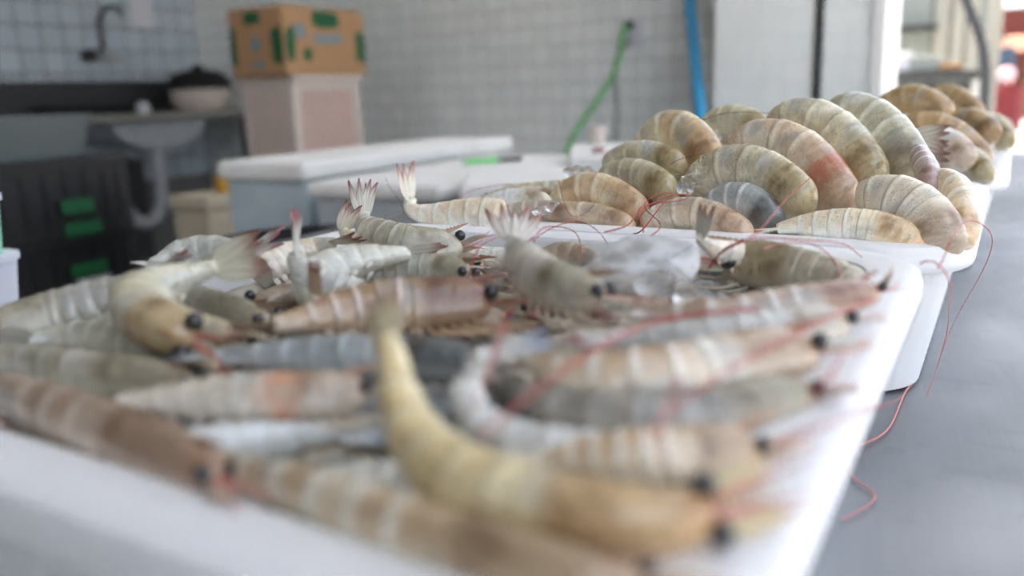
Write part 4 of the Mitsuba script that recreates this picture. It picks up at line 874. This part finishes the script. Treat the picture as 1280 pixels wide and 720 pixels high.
RAD = {'hip': .105, 'knee': .062, 'ank': .042, 'toe': .035, 'chest': .15, 'waist': .135, 'sh': .07, 'el': .046, 'wr': .032, 'ha': .036, 'neck': .058, 'head': .098, 'chin': .07}
def rad(j): return RAD[j[:-1]] if j[:-1] in RAD else RAD[j]
def bones(pairs):
    tot = None
    for pr in pairs:
        h = manifold3d.Manifold.batch_hull([manifold3d.Manifold.sphere(rad(j), 20).translate([J[j][0] + px_, J[j][1] + py_, J[j][2]]) for j in pr])
        tot = h if tot is None else tot + h
    m = tot.refine_to_length(.03).to_mesh(); tm = trimesh.Trimesh(m.vert_properties[:, :3], m.tri_verts); trimesh.smoothing.filter_taubin(tm, iterations=12); return tm
part(k, 'body', bones([('hipL', 'hipR', 'waist'), ('waist', 'chest'), ('chest', 'shL'), ('chest', 'shR'), ('chest', 'neck'), ('neck', 'head'), ('head', 'chin'), ('shL', 'elL'), ('elL', 'wrL'), ('wrL', 'haL'), ('shR', 'elR'), ('elR', 'wrR'), ('wrR', 'haR'), ('hipL', 'kneeL'), ('kneeL', 'ankL'), ('ankL', 'toeL'), ('hipR', 'kneeR'), ('kneeR', 'ankR'), ('ankR', 'toeR')]), 'skin', True)
for j in RAD: RAD[j] += .014
part(k, 'shirt', bones([('hipL', 'hipR', 'waist'), ('waist', 'chest'), ('chest', 'shL'), ('chest', 'shR'), ('shL', 'elL'), ('shR', 'elR')]), 'cloth_blue', True)
RAD['ank'] -= .004
part(k, 'trousers', bones([('hipL', 'hipR'), ('hipL', 'kneeL'), ('kneeL', 'ankL'), ('hipR', 'kneeR'), ('kneeR', 'ankR')]), 'foam_grey', True)
hr = trimesh.creation.icosphere(3, .112); hr.vertices[:, 2] *= .9; hr.apply_translation((px_, py_ + .03, 1.635)); part(k, 'hair', hr, 'black_matt', True)
# red shop across the street
rb = thing('shop_building', 'red shop with a bright orange fascia across the street', 'building')
y_ = 24.0; l = at_y(1246, 40, y_)[0]
z0_, z1_, z2_ = at_y(1262, 64, y_)[2], at_y(1262, 46, y_)[2], at_y(1262, 8, y_)[2]
part(rb, 'wall', box((9, .4, z0_), (l + 4.5, y_ + 1.0, z0_ / 2)), 'brick_red'); part(rb, 'roof', box((9, .5, z2_ - z1_), (l + 4.5, y_ + .9, (z1_ + z2_) / 2)), 'brick_red')
part(rb, 'fascia', box((9.4, 1.6, z1_ - z0_), (l + 4.3, y_ + .3, (z0_ + z1_) / 2), .05), 'orange_fascia')
for i in range(3): part(rb, 'door', box((1.1, .08, 2.1), (l + 1.2 + 2.4 * i, y_ + .78, 1.05)), 'cardboard_dark')
k = thing('scooter', 'red scooter with a pink-white round headlamp in the street', 'scooter')
so = at_y(1259, 92, 10.5); sx_, sy_ = so[0], 10.5
def tor(c, R, r):
    m = trimesh.creation.torus(R, r, 28, 12); m.apply_transform(trimesh.transformations.rotation_matrix(math.pi / 2, [0, 1, 0])); m.apply_translation(c); return m
for yy in (0, 1.2):
    w_ = part(k, 'wheel', tor((sx_, sy_ + yy, .26), .20, .055), 'rubber', True); part(w_, 'hub', cyl(V(sx_ - .04, sy_ + yy, .26), V(sx_ + .04, sy_ + yy, .26), .15, 20), 'steel', 40)
sh = trimesh.creation.icosphere(3, 1); sh.vertices *= (.09, .20, .10); sh.apply_translation((sx_, sy_, .50)); part(k, 'fender', sh, 'paper', True)
sh = box((.34, .10, .52), (sx_, sy_ + .10, .70), .05); part(k, 'front_shield', sh, 'red_plastic')
sh = trimesh.creation.icosphere(3, .085); sh.apply_translation((sx_, sy_ + .02, 1.06)); part(k, 'headlamp', sh, 'cap_pink', True)
part(k, 'handlebar', tube([V(sx_ - .30, sy_ + .18, 1.04), V(sx_, sy_ + .12, 1.06), V(sx_ + .30, sy_ + .18, 1.04)], .018, 8, 12), 'black_plastic', True)
part(k, 'floor_board', box((.26, .5, .08), (sx_, sy_ + .40, .34), .02), 'red_plastic'); part(k, 'body', box((.28, .75, .34), (sx_, sy_ + .95, .58), .08), 'red_plastic'); part(k, 'seat', box((.26, .65, .10), (sx_, sy_ + .90, .80), .04), 'black_matt')
